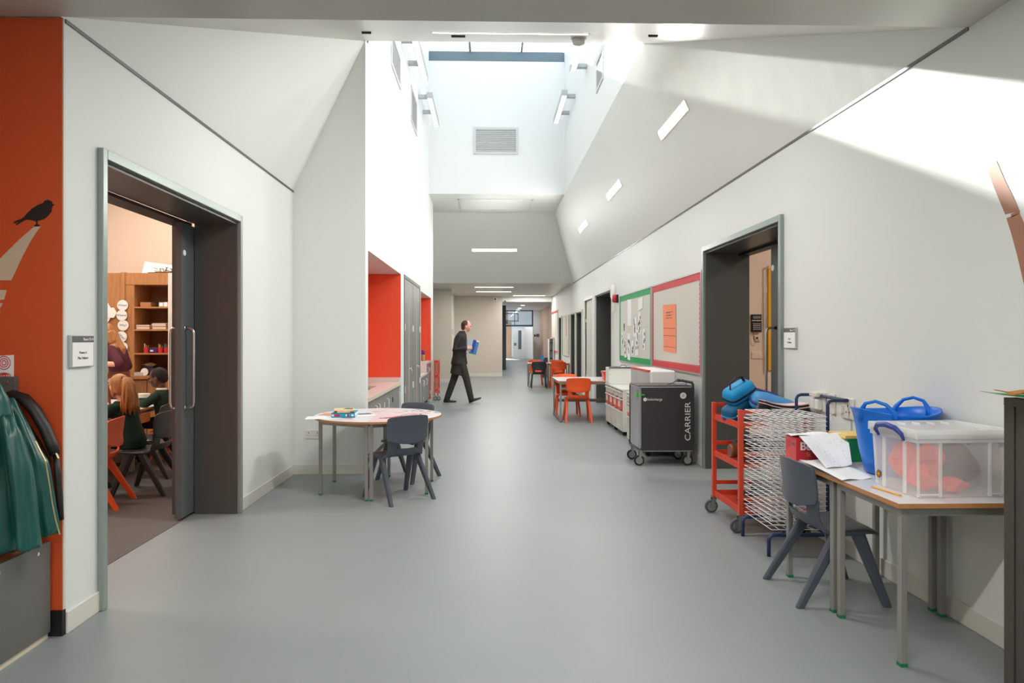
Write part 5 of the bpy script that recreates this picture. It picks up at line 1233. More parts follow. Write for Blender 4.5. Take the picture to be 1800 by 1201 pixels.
cbox('small_box', 'white and orange small box at the right end of the top shelf', 287, 538, .06, .06, 'paper', d=.08, dy=.02, parts=(('panel', (.045, .06, .0, .06), 'orange_paper'),))
for lab, u, k in (('left stack of cream booklets on the second shelf', 238, 5), ('right stack of cream booklets on the second shelf', 266, 7)):
    p = at(u, 579); th = thing('booklet_stack', lab, 'booklets', (p.x + .1, YC + .15, SH[1]))
    for i in range(k):
        dx = .006 * math.sin(i * 2.3); w_ = .17 if u < 250 else .18
        obj('booklet', MB().box(p.x + dx, p.x + dx + w_, YC + .02 + .004 * math.sin(i), YC + .25, SH[1] + .001 + i * .012, SH[1] + .011 + i * .012), ['kraft', 'paper_cream', 'paper_pink'][i % 3], th)
cbox('framed_card', 'small pale framed card at the back of the second shelf', 280, 578, .12, .17, 'cab_grey', d=.01, dy=.3, parts=(('panel', (.01, .11, .01, .16), 'paper_pink'),))
def cup(lab, u, m, pens, dy=.08):
    p = at(u, 620); th = thing('pen_cup', lab, 'cup', (p.x, YC + dy, SH[2]))
    obj('cup', MB().lathe([(.03, SH[2] + .001), (.036, SH[2] + .075), (.032, SH[2] + .075), (.026, SH[2] + .01)], (p.x, YC + dy, 0), 16), m, th, smooth=False)
    for i, c in enumerate(pens):
        a = i * 2.1; x, y = p.x + .014 * math.cos(a), YC + dy + .014 * math.sin(a)
        obj('pen', MB().tube([(x, y, SH[2] + .02), (x + .012 * math.cos(a), y + .012 * math.sin(a), SH[2] + .10 + .012 * (i % 3))], .005, 6), c, th)
cup('red cup of pencils at the left of the third shelf', 252, 'cup_red', ['pencil', 'orange_paper', 'paper', 'pencil'])
cup('red cup crowded with green pens, middle of the third shelf', 277, 'cup_red', ['pen_green', 'pen_green', 'yellow', 'pen_green', 'paper'])
cup('dark red cup with green pens at the right of the third shelf', 288, 'box_red', ['pen_green', 'pen_green', 'pen_green'])
cbox('purple_basket', 'dark purple basket between the pen cups on the third shelf', 258, 620, .11, .07, 'purple', d=.12, parts=(('label', (.02, .06, .02, .04), 'paper'),))
cbox('purple_tray', 'purple sweet tub on the cabinet counter', 263, 655, .17, .09, 'purple', d=.16, dy=.0, parts=(('print', (.05, .12, .03, .07), 'cup_red'), ('print', (.03, .10, .012, .025), 'border_red')))
cbox('white_carton', 'small white carton at the left of the cabinet counter', 237, 659, .11, .045, 'tray_grey', d=.12, dy=-.02)
cbox('dark_basket', 'dark basket of beige scraps above the counter cartons', 239, 656, .16, .12, 'dark_box', d=.14, dy=.14)
crumple('paper_scraps', 'beige paper scraps heaped in the dark basket on the counter', (at(250, 642).x, YC + .21, .985), .07, 'kraft', 9, cat='scraps', flat=.35)
p = at(254, 650); single('round_badge', MB().lathe([(.001, -.004), (.05, -.004), (.05, 0)], (p.x, YC + .0, .845 + .051), 24, 'y'), 'paper', 'white round badge leaning on the counter cartons', 'badge')
p = at(236, 479); t = thing('landscape_print', 'pale print leaning on top of the oak cabinet', 'print', (p.x + .3, YC + .2, zt + .012))
obj('sheet', MB().poly([(p.x, YC + .20, zt + .012), (p.x + .52, YC + .20, zt + .012), (p.x + .52, YC + .26, zt + .11), (p.x + .01, YC + .26, zt + .18)], (0, .004, 0)), 'paper', t)
obj('dark_shape', MB().poly([(p.x + .07, YC + .198, zt + .014), (p.x + .2, YC + .198, zt + .014), (p.x + .19, YC + .203, zt + .03), (p.x + .08, YC + .203, zt + .03)], (0, .003, 0)), 'ink', t)
mat('leaf_dark', (70, 92, 46), .6)
t = thing('trailing_plant', 'low green plant on top of the oak cabinet', 'plant', (at(283, 478).x, YC + .1, zt + .012))
rnd = random.Random(2); mb = MB()
for k in range(90):
    c = Vector((at(266, 478).x + rnd.uniform(0, .28), YC + rnd.uniform(.05, .16), zt + .012 + rnd.uniform(0.005, .07))); a = rnd.uniform(0, 6.28); e = Vector((math.cos(a), math.sin(a), rnd.uniform(-.3, .6))) * .02; f_ = Vector((-math.sin(a), math.cos(a), .2)) * .008
    mb.poly([c - e, c - f_, c + e, c + f_], (0, 0, .001))
obj('leaves', mb, 'leaf_dark', t); obj('stems', MB().tube([(at(266, 478).x, YC + .1, zt + .02), (at(266, 478).x + .28, YC + .1, zt + .03)], .006, 6).box(at(266, 478).x + .02, at(266, 478).x + .26, YC + .06, YC + .15, zt + .0105, zt + .02), 'oak_dark', t)
# on the classroom tables
def tpx(u, v): return px(u, v, 1.0)
t = thing('white_bucket', 'white plastic bucket on the classroom table between the children', 'bucket', (-3.88, 7.74, .621))
obj('body', MB().lathe([(.06, .621), (.078, .72), (.074, .72), (.056, .63)], (-3.88, 7.74, 0), 24), 'white_plastic', t, smooth=False); obj('rim', MB().lathe([(.078, .715), (.083, .715), (.083, .724), (.078, .724)], (-3.88, 7.74, 0), 24), 'white_plastic', t)
t = thing('crayon_tray', 'tray of turquoise and purple crayons in front of the boy', 'tray', (-3.72, 7.75, .621))
obj('tray', MB().box(-3.78, -3.60, 7.7, 7.85, .621, .645), 'white_plastic', t)
for i, c in enumerate(('teal_strip', 'violet', 'teal_box', 'pen_green', 'bag_pink')): obj('crayon', MB().tube([(-3.76, 7.72 + i * .026, .652), (-3.62, 7.72 + i * .026, .652)], .008, 6), c, t)
t = thing('magenta_tub', 'clear tub of magenta beads near the left door jamb', 'tub', (-3.92, 7.0, .621))
obj('tub', MB().lathe([(.07, .621), (.08, .68), (.076, .68)], (-3.92, 7.05, 0), 18), 'clear_rib', t); obj('beads', MB().lathe([(.06, .625), (.068, .672)], (-3.92, 7.05, 0), 18), 'bag_pink', t)
sheet('paper_sheet', 'white worksheet on the table by the ponytail girl', -3.75, 6.2, .621, .3, .21, 20)
sheet('paper_sheet', 'white worksheet under the hands of the boy', -3.72, 7.30, .621, .25, .2, -10)
t = thing('table_drawer', 'small light wooden tray hanging below the boys table edge', 'drawer', (-3.62, 7.06, .5))
obj('front', MB().box(-3.68, -3.57, 7.02, 7.04, .46, .56), 'mdf_edge', t); obj('sides', MB().box(-3.68, -3.67, 7.04, 7.3, .46, .56).box(-3.58, -3.57, 7.04, 7.3, .46, .56).box(-3.68, -3.57, 7.04, 7.3, .46, .47), 'mdf_edge', t)

# right classroom: wall phone, board, sockets on the cream wall
t = thing('wall_phone', 'black desk style phone on the cream wall through the right doorway', 'phone', (3.0, 7.39, 1.4))
yw = 7.4
def qx(u): return px(u, 600, yw).x
def qz(v): return px(1330, v, yw).z
obj('body', MB().box(qx(1319.5), qx(1337), yw - .03, yw, qz(584), qz(553)), 'blackish', t, bevel=.004)
obj('screen', MB().box(qx(1322), qx(1335), yw - .032, yw - .029, qz(560.5), qz(556)), 'cab_grey', t); obj('trim_line', MB().box(qx(1320), qx(1337), yw - .033, yw - .03, qz(564.2), qz(563.2)), 'paper', t)
obj('indicator', MB().box(qx(1329.5), qx(1332), yw - .033, yw - .03, qz(566), qz(564.2)), 'alarm_red', t)
for r_ in range(4):
    for c in range(4): obj('key', MB().box(qx(1322.5 + c * 3.4), qx(1324.5 + c * 3.4), yw - .033, yw - .029, qz(570.4 + r_ * 3.2), qz(568.8 + r_ * 3.2)), 'tray_grey', t)
t = thing('data_socket', 'small cream socket with a black plug and looping wire below the phone', 'socket', (qx(1331), 7.39, qz(600)))
obj('plate', MB().box(qx(1326), qx(1336), yw - .01, yw, qz(600), qz(590)), 'cream_paint', t, bevel=.002); obj('plug', MB().box(qx(1328.5), qx(1331), yw - .025, yw - .008, qz(595.5), qz(593)), 'blackish', t)
obj('wire', MB().tube([(qx(1330), yw - .02, qz(595)), (qx(1332.5), yw - .03, qz(600)), (qx(1330), yw - .03, qz(602.5)), (qx(1325), yw - .03, qz(600)), (qx(1323), yw - .02, qz(594)), (qx(1322.5), yw - .02, qz(584))], .0025, 6), 'ink', t)
t = thing('triple_socket', 'cream double socket low on the wall under the phone', 'socket', (qx(1331), 7.39, qz(631)))
obj('plate', MB().box(qx(1321), qx(1340), yw - .01, yw, qz(630.5), qz(618.5)), 'cream_paint', t, bevel=.002); obj('rockers', MB().box(qx(1327), qx(1330), yw - .013, yw - .009, qz(625), qz(621)).box(qx(1334), qx(1337), yw - .013, yw - .009, qz(625), qz(621)), 'white_plastic', t)
t = thing('yellow_board', 'whiteboard with a thick yellow edge behind the right door handle', 'board', (3.3, 7.38, .95))
obj('yellow_edge', MB().box(qx(1349.5), qx(1354), yw - .02, yw, qz(651), qz(471)), 'yellow', t); obj('surface', MB().box(qx(1354), qx(1354) + 1.2, yw - .018, yw, qz(651), qz(471)), 'paper', t)
obj('hook_rail', MB().tube([(qx(1345.5), yw - .02, qz(653)), (qx(1345.5), yw - .03, qz(472)), (qx(1347), yw - .03, qz(469)), (qx(1350), yw - .02, qz(469))], .007, 8), 'steel', t)

# far end bits
t = thing('tall_shelf', 'tall narrow white shelf unit at the far right corner', 'shelf', (2.12, 24.1, 0))
obj('frame', MB().box(2.03, 2.06, 23.1, 23.4, 0, 1.35).box(2.18, 2.214, 23.1, 23.4, 0, 1.35).box(2.03, 2.214, 23.1, 23.4, 1.32, 1.35).box(2.03, 2.214, 23.39, 23.4, 0, 1.35), 'white_metal', t)
for k in range(5): obj('shelf', MB().box(2.05, 2.2, 23.12, 23.39, .1 + k * .27, .12 + k * .27), 'dark_blue', t)
t = thing('leaflet_box', 'dark box of blue and yellow leaflets left of the tall white shelf', 'box', (1.9, 23.2, 0))
obj('box', MB().box(1.78, 2.0, 23.1, 23.4, .0, .62), 'dark_blue', t); obj('leaflet', MB().box(1.76, 1.86, 23.08, 23.1, .5, .75), 'bag_sky', t); obj('leaflet', MB().box(1.88, 2.0, 23.08, 23.1, .35, .68), 'ink', t); obj('leaflet', MB().box(1.9, 1.96, 23.07, 23.08, .42, .52), 'orange_paper', t)
t = thing('wall_switches', 'small black door switches on the white lobby wall', 'switch', (2.98, 43.79, 1.2))
obj('switch', MB().box(2.92, 3.0, 43.78, 43.8, 1.44, 1.56), 'blackish', t); obj('switch', MB().box(3.05, 3.25, 43.78, 43.8, 1.42, 1.60), 'cab_dark', t)
t = thing('security_camera', 'small white dome camera under the far ceiling left of the lobby opening', 'camera', (.1, 23.7, 2.6))
p = px(871, 526, 23.75); obj('base', MB().box(p.x - .07, p.x + .07, 23.72, 23.84, p.z - .03, p.z + .07), 'white_plastic', t, bevel=.01); obj('lens', MB().sphere((p.x - .01, 23.72, p.z), .028), 'blackish', t)
t = thing('lobby_detector', 'small dark detector at the head of the lobby opening', 'detector', (.6, 23.9, 2.5))
p = px(888, 530, 23.95); obj('body', MB().sphere((p.x, 23.95, p.z), .03), 'blackish', t); obj('arm', MB().box(p.x - .01, p.x + .01, 23.95, 24.0, p.z, 2.64), 'white_plastic', t)
for nm, pts_ in (('grey smoke detector near the right end of the near hip strip', (.66, 5.0)), ('flat dark vent slot on the near hip ceiling, left of the lower panel', (-.22, 4.95))):
    x, y = pts_; z = 2.8 + (y - 3.13) * (1.49 / 3.66); t = thing('smoke_detector' if 'smoke' in nm else 'ceiling_slot', nm, 'detector' if 'smoke' in nm else 'vent', (x, y, z))
    if 'smoke' in nm: obj('base', MB().lathe([(.06, 0), (.055, -.02)], (x, y, z + .005), 20), 'white_plastic', t); obj('head', MB().lathe([(.045, -.02), (.045, -.05), (.02, -.055)], (x, y, z), 20), 'grille', t)
    else: obj('slot', MB().box(x - .05, x + .05, y - .01, y + .01, z - .012, z + .01), 'ink', t)
for nm, u, v in (('left small dark slot on the near hip ceiling', 644, 54), ('right small dark slot on the near hip ceiling', 1148, 59)):
    y = 4.46; x = px(u, v, y).x; z = 2.8 + (y - 3.13) * (1.49 / 3.66); single('ceiling_slot', MB().box(x - .03, x + .03, y - .008, y + .008, z - .012, z + .006), 'ink', nm, 'vent')
t = thing('access_hatch', 'flush rectangular hatch on the flat strip of far ceiling', 'hatch', (.15, 15.1, 4.27))
obj('frame', MB().box(-.65, .95, 14.45, 14.48, 4.275, 4.286).box(-.65, .95, 15.6, 15.63, 4.275, 4.286).box(-.65, -.62, 14.45, 15.63, 4.275, 4.286).box(.92, .95, 14.45, 15.63, 4.275, 4.286), 'skirting', t); obj('panel', MB().box(-.62, .92, 14.48, 15.6, 4.280, 4.286), 'paint', t)

# ================================================================== PEOPLE
mat('skin', (226, 172, 148), .5); mat('skin_dark', (96, 62, 46), .5); mat('hair_dark', (66, 48, 40), .6, bump=.3, bscale=60); mat('hair_black', (26, 22, 20), .8, bump=.4, bscale=120)
mat('hair_ginger', (178, 124, 74), .45, noise=.28, nscale=14, stretch=(6, 6, .5)); mat('hair_blonde', (168, 118, 74), .45, noise=.3, nscale=14, stretch=(6, 6, .5))
mat('coat_black', (48, 46, 45), .75, bump=.2, bscale=30); mat('trousers', (54, 50, 46), .8, bump=.2, bscale=20); mat('shirt_grey', (142, 144, 150), .7); mat('sweater_green', (18, 46, 34), .9, bump=.25, bscale=60); mat('burgundy', (84, 34, 46), .85); mat('skirt_brown', (104, 58, 40), .85); mat('shoe_black', (28, 26, 26), .35); mat('eye', (30, 24, 22), .2); mat('lip', (190, 110, 100), .5)
def part_from(mb, i0, M):
    for i in range(i0, len(mb.v)): mb.v[i] = tuple(M @ Vector(mb.v[i]))
def head_mesh(mb, M, s=1.0):
    i0 = len(mb.v)
    mb.sphere((0, -.005, .125), .076, .096, .105, 20, 14).sphere((0, .03, .06), .056, .062, .056, 16, 10).sphere((0, .062, .045), .030, .028, .024, 10, 8)
    mb.tube([(0, .090, .125), (0, .104, .100), (0, .108, .088), (0, .09, .080)], .01, 8, rr=[.007, .011, .014, .010])
    for sx in (-1, 1): mb.sphere((sx * .078, -.008, .105), .010, .018, .030, 10, 8).sphere((sx * .045, .06, .085), .024, .026, .03, 10, 8).sphere((sx * .03, .080, .135), .024, .014, .010, 8, 6)
    mb.sphere((0, .092, .058), .022, .010, .007, 10, 6)
    part_from(mb, i0, M @ Matrix.Scale(s, 4))
def hand_mesh(mb, M, s=1.0, curl=.6, side=1):
    """wrist at the origin, fingers along +X, palm facing -Z, thumb towards +Y*side"""
    i0 = len(mb.v)
    mb.loft([[Vector((x, w_ * math.cos(a), h * math.sin(a))) for a in [2 * PI * k / 12 for k in range(12)]] for x, w_, h in ((-.02, .024, .018), (.01, .028, .016), (.05, .040, .014), (.085, .040, .012), (.092, .034, .009))])
    for k, (y, L_) in enumerate(((.030, .070), (.010, .078), (-.010, .073), (-.028, .058))):
        p = Vector((.085, y * side, 0)); a = 0; pts = [p - Vector((.02, 0, 0))]; pts.append(p)
        for q, f in enumerate((.42, .32, .26)):
            a += curl * (.9 if q == 0 else 1.0) * (1 + .12 * k); p = p + Vector((math.cos(a), 0, -math.sin(a))) * L_ * f; pts.append(p)
        mb.tube(pts, .008, 8, rr=[.009, .0095, .0085, .0078, .006])
    pts = [Vector((.015, .022 * side, -.002)), Vector((.035, .045 * side, -.010)), Vector((.062, .056 * side, -.022)), Vector((.082, .052 * side, -.034))]
    mb.tube(pts, .01, 8, rr=[.012, .012, .010, .007])
    part_from(mb, i0, M @ Matrix.Scale(s, 4))
def aim(loc, x, z):
    """frame with +X along x and +Z near z"""
    x = Vector(x).normalized(); z = Vector(z); y = z.cross(x).normalized(); z = x.cross(y).normalized(); M = Matrix.Identity(4)
    for i in range(3): M[i][0] = x[i]; M[i][1] = y[i]; M[i][2] = z[i]; M[i][3] = loc[i]
    return M
def skinned(name, mb, m, parent, voxel=.007, smooth_it=3):
    o = obj(name, mb, m, parent, smooth=True)
    r = o.modifiers.new('remesh', 'REMESH'); r.mode = 'VOXEL'; r.voxel_size = voxel; r.use_smooth_shade = True
    s_ = o.modifiers.new('smooth', 'SMOOTH'); s_.iterations = smooth_it; s_.factor = .5
    return o
def limb(mb, pts, rr, ry=None): 
    mb.tube(pts, .05, 14, rr=rr, ry=ry); mb.sphere(pts[0], rr[0]); mb.sphere(pts[-1], rr[-1]); return mb
def ell(mb, rows, n=20):
    """torso of stacked ellipses: (centre, half width along A, half depth along B, A dir)"""
    rings = []
    for c, a_, b_, A in rows:
        A = Vector(A).normalized(); B = Vector((-A.y, A.x, 0)); rings.append([Vector(c) + A * a_ * math.cos(2 * PI * k / n) + B * b_ * math.sin(2 * PI * k / n) for k in range(n)])
    return mb.loft(rings)

# ---- man walking to the right with a blue folder
man = thing('person', 'balding man in a dark coat striding right with a blue and white folder', 'person', (-.55, 14.25, 0))
W = Vector
neck = W((-.50, 14.25, 1.46)); hip = W((-.60, 14.25, .88)); sh = W((-.575, 14.25, 1.38))
R_s, L_s = W((-.60, 14.07, 1.37)), W((-.56, 14.43, 1.37)); R_e, L_e = W((-.70, 14.03, 1.10)), W((-.58, 14.46, 1.09)); R_w, L_w = W((-.445, 14.03, 1.135)), W((-.34, 14.34, 1.10))
R_h, L_h = W((-.58, 14.16, .88)), W((-.62, 14.34, .88)); R_k, L_k = W((-.46, 14.15, .50)), W((-.73, 14.34, .48)); R_a, L_a = W((-.365, 14.16, .11)), W((-.87, 14.33, .10))
headM = Matrix.Translation((-.475, 14.25, 1.475)) @ Matrix.Rotation(R(-90), 4, 'Z') @ Matrix.Rotation(R(-6), 4, 'X')
b = MB(); head_mesh(b, headM, 1.03); limb(b, [(-.53, 14.25, 1.38), (-.49, 14.25, 1.50)], [.060, .056])
ell(b, [((-.60, 14.25, .86), .14, .10, (0, 1, 0)), ((-.60, 14.25, 1.0), .14, .10, (0, 1, 0)), ((-.59, 14.25, 1.2), .16, .11, (0, 1, 0)), ((-.57, 14.25, 1.36), .17, .10, (0, 1, 0)), ((-.55, 14.25, 1.42), .09, .07, (0, 1, 0))])
for s_, e_, w_ in ((R_s, R_e, R_w), (L_s, L_e, L_w)): limb(b, [s_, e_, w_], [.048, .038, .026])
for h_, k_, a_ in ((R_h, R_k, R_a), (L_h, L_k, L_a)): limb(b, [h_, k_, a_], [.075, .052, .038])
hand_mesh(b, aim(R_w + W((.0, 0, 0)), (1, .35, .12), (-.2, -1, .1)), 1.0, .55, 1)
hand_mesh(b, aim(L_w, (.7, -.5, .05), (.3, 1, .1)), 1.0, .6, -1)
limb(b, [R_a, R_a + W((.01, 0, -.03))], [.030, .028]); limb(b, [L_a, L_a + W((.0, 0, -.03))], [.030, .028])
skinned('body', b, 'skin', man, .006)
for sx in (-1, 1): obj('eye', MB().sphere(tuple(headM @ W((sx * .031, .089, .124))), .007), 'eye', man)
obj('mouth', MB().sphere(tuple(headM @ W((0, .104, .058))), .004, .018, .004), 'lip', man)
h = MB(); i0 = 0; h.sphere((0, -.022, .135), .081, .094, .098, 20, 12).sphere((0, -.05, .09), .070, .060, .07, 16, 10); part_from(h, 0, headM @ Matrix.Scale(1.03, 4)); skinned('hair', h, 'hair_dark', man, .007)
c = MB()
ell(c, [((-.615, 14.25, .80), .20, .175, (0, 1, 0)), ((-.615, 14.25, .84), .20, .17, (0, 1, 0)), ((-.61, 14.25, .98), .185, .145, (0, 1, 0)), ((-.60, 14.25, 1.15), .195, .145, (0, 1, 0)), ((-.585, 14.25, 1.33), .205, .135, (0, 1, 0)), ((-.57, 14.25, 1.41), .15, .11, (0, 1, 0)), ((-.555, 14.25, 1.455), .095, .09, (0, 1, 0)), ((-.535, 14.25, 1.495), .068, .07, (0, 1, 0))])
limb(c, [R_s, R_e, R_w - W((.03, 0, 0))], [.072, .062, .044]); limb(c, [L_s, L_e, L_w - W((.03, -.01, 0))], [.072, .062, .044])
skinned('coat', c, 'coat_black', man, .009)
ct_ = MB(); ct_.loft([[W((-.63 + dx + ax_ * math.cos(a) + .008 * math.sin(7 * a), 14.25 + .17 * math.sin(a), z - (tl * math.cos(a)))) for a in [2 * PI * k / 36 for k in range(36)]] for z, ax_, dx, tl in ((.575, .165, .0, .035), (.62, .165, .0, .02), (.74, .155, .01, .0), (.90, .14, .02, .0))]); skinned('coat_tail', ct_, 'trousers', man, .009)
sf = MB(); sf.loft([[W((x, 14.25 + y * k_, z)) for y in (-.05, -.02, .02, .05)] + [W((x - .02, 14.25 + y * k_, z)) for y in (.05, .02, -.02, -.05)] for x, z, k_ in ((-.452, 1.02, 1.6), (-.445, 1.15, 1.5), (-.440, 1.28, 1.3), (-.455, 1.38, 1.0), (-.47, 1.43, .6))]); obj('shirt', sf, 'shirt_grey', man, smooth=True)
tr = MB(); limb(tr, [R_h, R_k, R_a + W((0, 0, -.02))], [.098, .076, .062]); limb(tr, [L_h, L_k, L_a + W((0, 0, -.02))], [.098, .076, .062]); ell(tr, [((-.60, 14.25, .80), .14, .11, (0, 1, 0)), ((-.60, 14.25, .98), .165, .125, (0, 1, 0))]); skinned('trousers', tr, 'trousers', man, .009)
def shoe(ankle, pitch, parent, s=1.0, yaw=-90, m='shoe_black'):
    M = Matrix.Translation(ankle) @ Matrix.Rotation(R(yaw), 4, 'Z') @ Matrix.Rotation(R(pitch), 4, 'X') @ Matrix.Scale(s, 4)
    mb = MB(); rings = []
    for y, w_, h, zb in ((-.075, .022, .05, 0), (-.06, .036, .075, 0), (-.01, .038, .085, 0), (.05, .044, .060, 0), (.12, .048, .044, 0), (.17, .038, .034, .002), (.195, .016, .022, .006)):
        rings.append([M @ W((w_ * math.cos(a) * (1 if math.sin(a) > -.2 else .95), y, -.10 + zb + (h if math.sin(a) > 0 else 0) * math.sin(a) + .001)) for a in [2 * PI * k / 16 for k in range(16)]])
    mb.loft(rings); o = obj('shoe', mb, m, parent, smooth=True); obj('sole', MB().loft([[M @ W((x * .9, y, -.101)) for x, y in ((-.036, -.07), (.036, -.07), (.046, .11), (.03, .17), (-.03, .17), (-.046, .11))], [M @ W((x, y, -.088)) for x, y in ((-.038, -.072), (.038, -.072), (.049, .11), (.032, .18), (-.032, .18), (-.049, .11))]]), 'rubber', o)
shoe(R_a + W((0, 0, .008)), 20, man); shoe(L_a + W((0, 0, .001)), 0, man)
t = thing('folder', 'blue and white document folder held by the walking man', 'folder', (-.30, 14.0, 1.0))
Mf = Matrix.Translation((-.33, 14.12, 1.165)) @ Matrix.Rotation(R(14), 4, 'Y') @ Matrix.Rotation(R(4), 4, 'Z')
f_ = MB().box(-.105, .105, -.006, .006, -.148, .148, Mf); obj('cover', f_, 'paper', t)
obj('blue_band', MB().box(-.02, .045, -.0075, -.006, -.148, .148, Mf), 'handle_blue', t); obj('sky_panel', MB().box(-.105, -.02, -.0072, -.006, -.06, .148, Mf), 'pale_blue', t); obj('sky_panel', MB().box(.045, .105, -.0072, -.006, -.148, .12, Mf), 'bag_sky', t); obj('teal_foot', MB().box(-.05, .06, -.0078, -.006, -.148, -.11, Mf), 'teal_box', t)

# ---- seated children and the teacher
def seated(lab, px_, py_, yaw, s, skin_m, hair_m, top_m, pony=False, lean=.10, armx=.30, head_turn=0):
    """child sitting on a chair; +Y local is the way it faces"""
    M0 = Matrix.Translation((px_, py_, 0)) @ Matrix.Rotation(R(yaw), 4, 'Z')
    t = thing('person', lab, 'person', (px_, py_, 0)); g = lambda x, y, z: tuple(M0 @ W((x, y, z)))
    b = MB(); HM = M0 @ Matrix.Translation((0, lean + .02, .815)) @ Matrix.Rotation(R(head_turn), 4, 'Z') @ Matrix.Rotation(R(-10), 4, 'X')
    head_mesh(b, HM, .93); limb(b, [g(0, lean - .01, .74), g(0, lean, .85)], [.042, .040])
    def tor(mb, k, zt_=.78):
        i0 = len(mb.v); ell(mb, [((0, 0, .385), .125 * k, .095 * k, (1, 0, 0)), ((0, .0, .46), .125 * k, .10 * k, (1, 0, 0)), ((0, lean * .4, .58), .12 * k, .090 * k, (1, 0, 0)), ((0, lean * .8, .70), .135 * k, .085 * k, (1, 0, 0)), ((0, lean * .95, .76), .12 * k, .07 * k, (1, 0, 0)), ((0, lean, .795), .055 * k, .05 * k, (1, 0, 0))]); part_from(mb, i0, M0)
    tor(b, .88)
    arms = []
    for sx in (-1, 1):
        s_, e_, w_ = g(sx * .135, lean * .9, .735), g(sx * .185, lean + .09, .655), g(sx * .10, lean + armx, .665); arms.append((s_, e_, w_)); limb(b, [s_, e_, w_], [.036, .030, .020])
        hand_mesh(b, aim(w_, tuple((M0.to_3x3() @ W((-sx * .3, 1, .02)))), (0, 0, 1)), .78, .45, -sx if True else 1)
        limb(b, [g(sx * .075, .04, .44), g(sx * .085, .32, .43), g(sx * .09, .35, .09)], [.055, .043, .030]); pass
    skinned('body', b, skin_m, t, .006)
    for sx in (-1, 1): obj('eye', MB().sphere(tuple(HM @ W((sx * .028, .084, .112))), .008), 'eye', t)
    c = MB(); tor(c, 1.05)
    for s_, e_, w_ in arms: w2 = Vector(e_).lerp(Vector(w_), .88); limb(c, [s_, e_, w2], [.050, .044, .033])
    skinned('sweater', c, top_m, t, .008)
    q = MB()
    for sx in (-1, 1): limb(q, [g(sx * .072, .02, .445), g(sx * .085, .32, .43), g(sx * .09, .35, .12)], [.070, .056, .042])
    skinned('trousers', q, 'hair_black', t, .009)
    for sx in (-1, 1): shoe(W(g(sx * .09, .34, .085)), 0, t, .82, yaw)
    h = MB(); h.sphere((0, -.020, .138), .084, .096, .098, 20, 12)
    if pony: h.sphere((0, -.05, .10), .074, .062, .085, 16, 10).sphere((.06, -.01, .09), .024, .03, .07, 10, 8).sphere((-.06, -.01, .09), .024, .03, .07, 10, 8).tube([(-.072, .05, .15), (-.08, .06, .08), (-.075, .055, .0), (-.07, .04, -.05)], .02, 10, rr=[.02, .022, .02, .008])
    else: h.sphere((0, -.055, .10), .070, .055, .06, 16, 10)
    part_from(h, 0, HM @ Matrix.Scale(.93, 4)); skinned('hair', h, hair_m, t, .006)
    if pony:
        rnd = random.Random(6); pt_ = MB(); M1 = M0 @ Matrix.Translation((0, lean + .02, 0)) @ Matrix.Rotation(R(head_turn), 4, 'Z')
        for k in range(40):
            a = 2 * PI * k / 40; sp = .5 + .5 * rnd.random()
            base = HM @ W((.0, -.105, .175)); dx = math.cos(a) * sp; dy = math.sin(a) * sp
            P_ = [base]
            for q_, (dz, wd, dyy) in enumerate(((-.0, .026, -.03), (-.06, .044, -.055), (-.14, .060, -.06), (-.22, .072, -.055), (-.28 - .04 * rnd.random(), .080, -.045))):
                P_.append(M1 @ W((.02 * q_ / 4 + wd * dx + .006 * math.sin(q_ * 1.7 + k), -.085 + dyy + wd * .6 * dy, .99 + dz)))
            pt_.tube(P_, .008, 6, rr=[.010, .014, .014, .012, .010, .003])
        obj('ponytail', pt_, hair_m, t, smooth=True); obj('hair_tie', MB().lathe([(.02, -.008), (.024, 0), (.02, .008)], tuple(HM @ W((0, -.108, .172))), 14), 'ink', t)
    else: obj('collar', MB().lathe([(.052, -.012), (.056, 0), (.046, .014)], g(0, lean, .80), 18), 'paper', t)
    return t
seated('seated girl with a long ginger ponytail in a dark green school sweater', -3.13, 6.08, 82, 1, 'skin', 'hair_ginger', 'sweater_green', pony=True, lean=.10, armx=.34, head_turn=-26)
seated('seated boy with short black hair in a dark green school sweater, arms on the table', -3.45, 7.42, 92, 1, 'skin_dark', 'hair_black', 'sweater_green', lean=.06, armx=.32)
tc_ = thing('person', 'woman with long light brown hair in a burgundy top, mostly behind the left jamb', 'person', (-4.80, 8.62, 0))
b = MB(); HM = Matrix.Translation((-4.84, 8.58, 1.30)) @ Matrix.Rotation(R(100), 4, 'Z') @ Matrix.Rotation(R(-18), 4, 'X'); head_mesh(b, HM, 1.0)
limb(b, [(-4.78, 8.60, 1.22), (-4.82, 8.58, 1.36)], [.055, .05])
Trow = lambda k: [((-4.74, 8.64, .80), .15 * k, .11 * k, (0, 1, 0)), ((-4.73, 8.64, .95), .13 * k, .10 * k, (0, 1, 0)), ((-4.74, 8.62, 1.1), .16 * k, .11 * k, (0, 1, 0)), ((-4.77, 8.60, 1.22), .16 * k, .10 * k, (0, 1, 0)), ((-4.79, 8.60, 1.28), .07 * k, .06 * k, (0, 1, 0))]
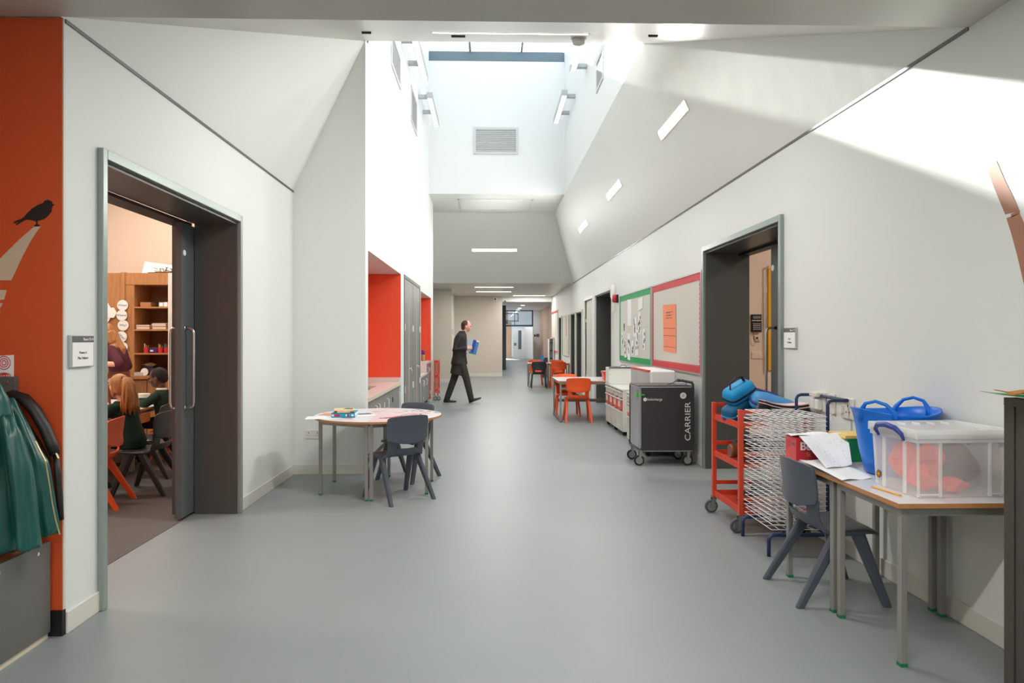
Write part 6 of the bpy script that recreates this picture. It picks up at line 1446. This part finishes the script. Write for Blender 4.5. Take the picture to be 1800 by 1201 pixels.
ell(b, Trow(.88)); Ra = [W((-4.72, 8.44, 1.20)), W((-4.59, 8.38, 1.03)), W((-4.92, 8.28, 1.04))]; La = [W((-4.78, 8.78, 1.20)), W((-4.74, 8.86, .97)), W((-4.98, 8.75, .98))]
for A_ in (Ra, La): limb(b, A_, [.045, .040, .028]); hand_mesh(b, aim(A_[2], (-1, .1, 0), (0, 0, 1)), .9, .5, 1)
for y in (8.55, 8.73): limb(b, [(-4.74, y, .82), (-4.73, y, .46), (-4.71, y, .10)], [.08, .055, .036]); limb(b, [(-4.72, y, .05), (-4.84, y, .045)], [.032, .024])
skinned('body', b, 'skin', tc_, .007)
c = MB(); ell(c, Trow(1.04)); limb(c, [Ra[0], Ra[0].lerp(Ra[1], .92)], [.062, .060]); limb(c, [La[0], La[0].lerp(La[1], .92)], [.062, .060]); skinned('top', c, 'burgundy', tc_, .009)
c = MB(); ell(c, [((-4.73, 8.64, .46), .19, .15, (0, 1, 0)), ((-4.74, 8.64, .7), .175, .135, (0, 1, 0)), ((-4.74, 8.64, .86), .16, .12, (0, 1, 0)), ((-4.73, 8.64, .93), .14, .11, (0, 1, 0))]); obj('skirt', c, 'skirt_brown', tc_, smooth=True)
for sx in (-1, 1): obj('eye', MB().sphere(tuple(HM @ W((sx * .031, .090, .120))), .009), 'eye', tc_)
for y in (8.55, 8.73): shoe(W((-4.72, y, .101)), 0, tc_, .9, 90)
h = MB(); h.sphere((0, -.02, .14), .086, .10, .10, 20, 12).sphere((0, -.05, .08), .078, .07, .1, 16, 10); part_from(h, 0, HM); h.tube([HM @ W((.04, -.07, .10)), HM @ W((.05, -.08, 0)), W((-4.74, 8.50, 1.2)), W((-4.72, 8.47, 1.1))], .05, 12, rr=[.06, .06, .05, .015]).tube([HM @ W((-.05, -.05, .10)), HM @ W((-.06, -.06, 0)), W((-4.80, 8.72, 1.2)), W((-4.79, 8.74, 1.1))], .05, 12, rr=[.06, .055, .05, .015]).tube([HM @ W((.0, -.07, .10)), HM @ W((.0, -.09, 0)), W((-4.68, 8.6, 1.2)), W((-4.67, 8.6, 1.08))], .05, 12, rr=[.06, .06, .055, .02])
skinned('hair', h, 'hair_blonde', tc_, .008)
tc_.location.x += .12
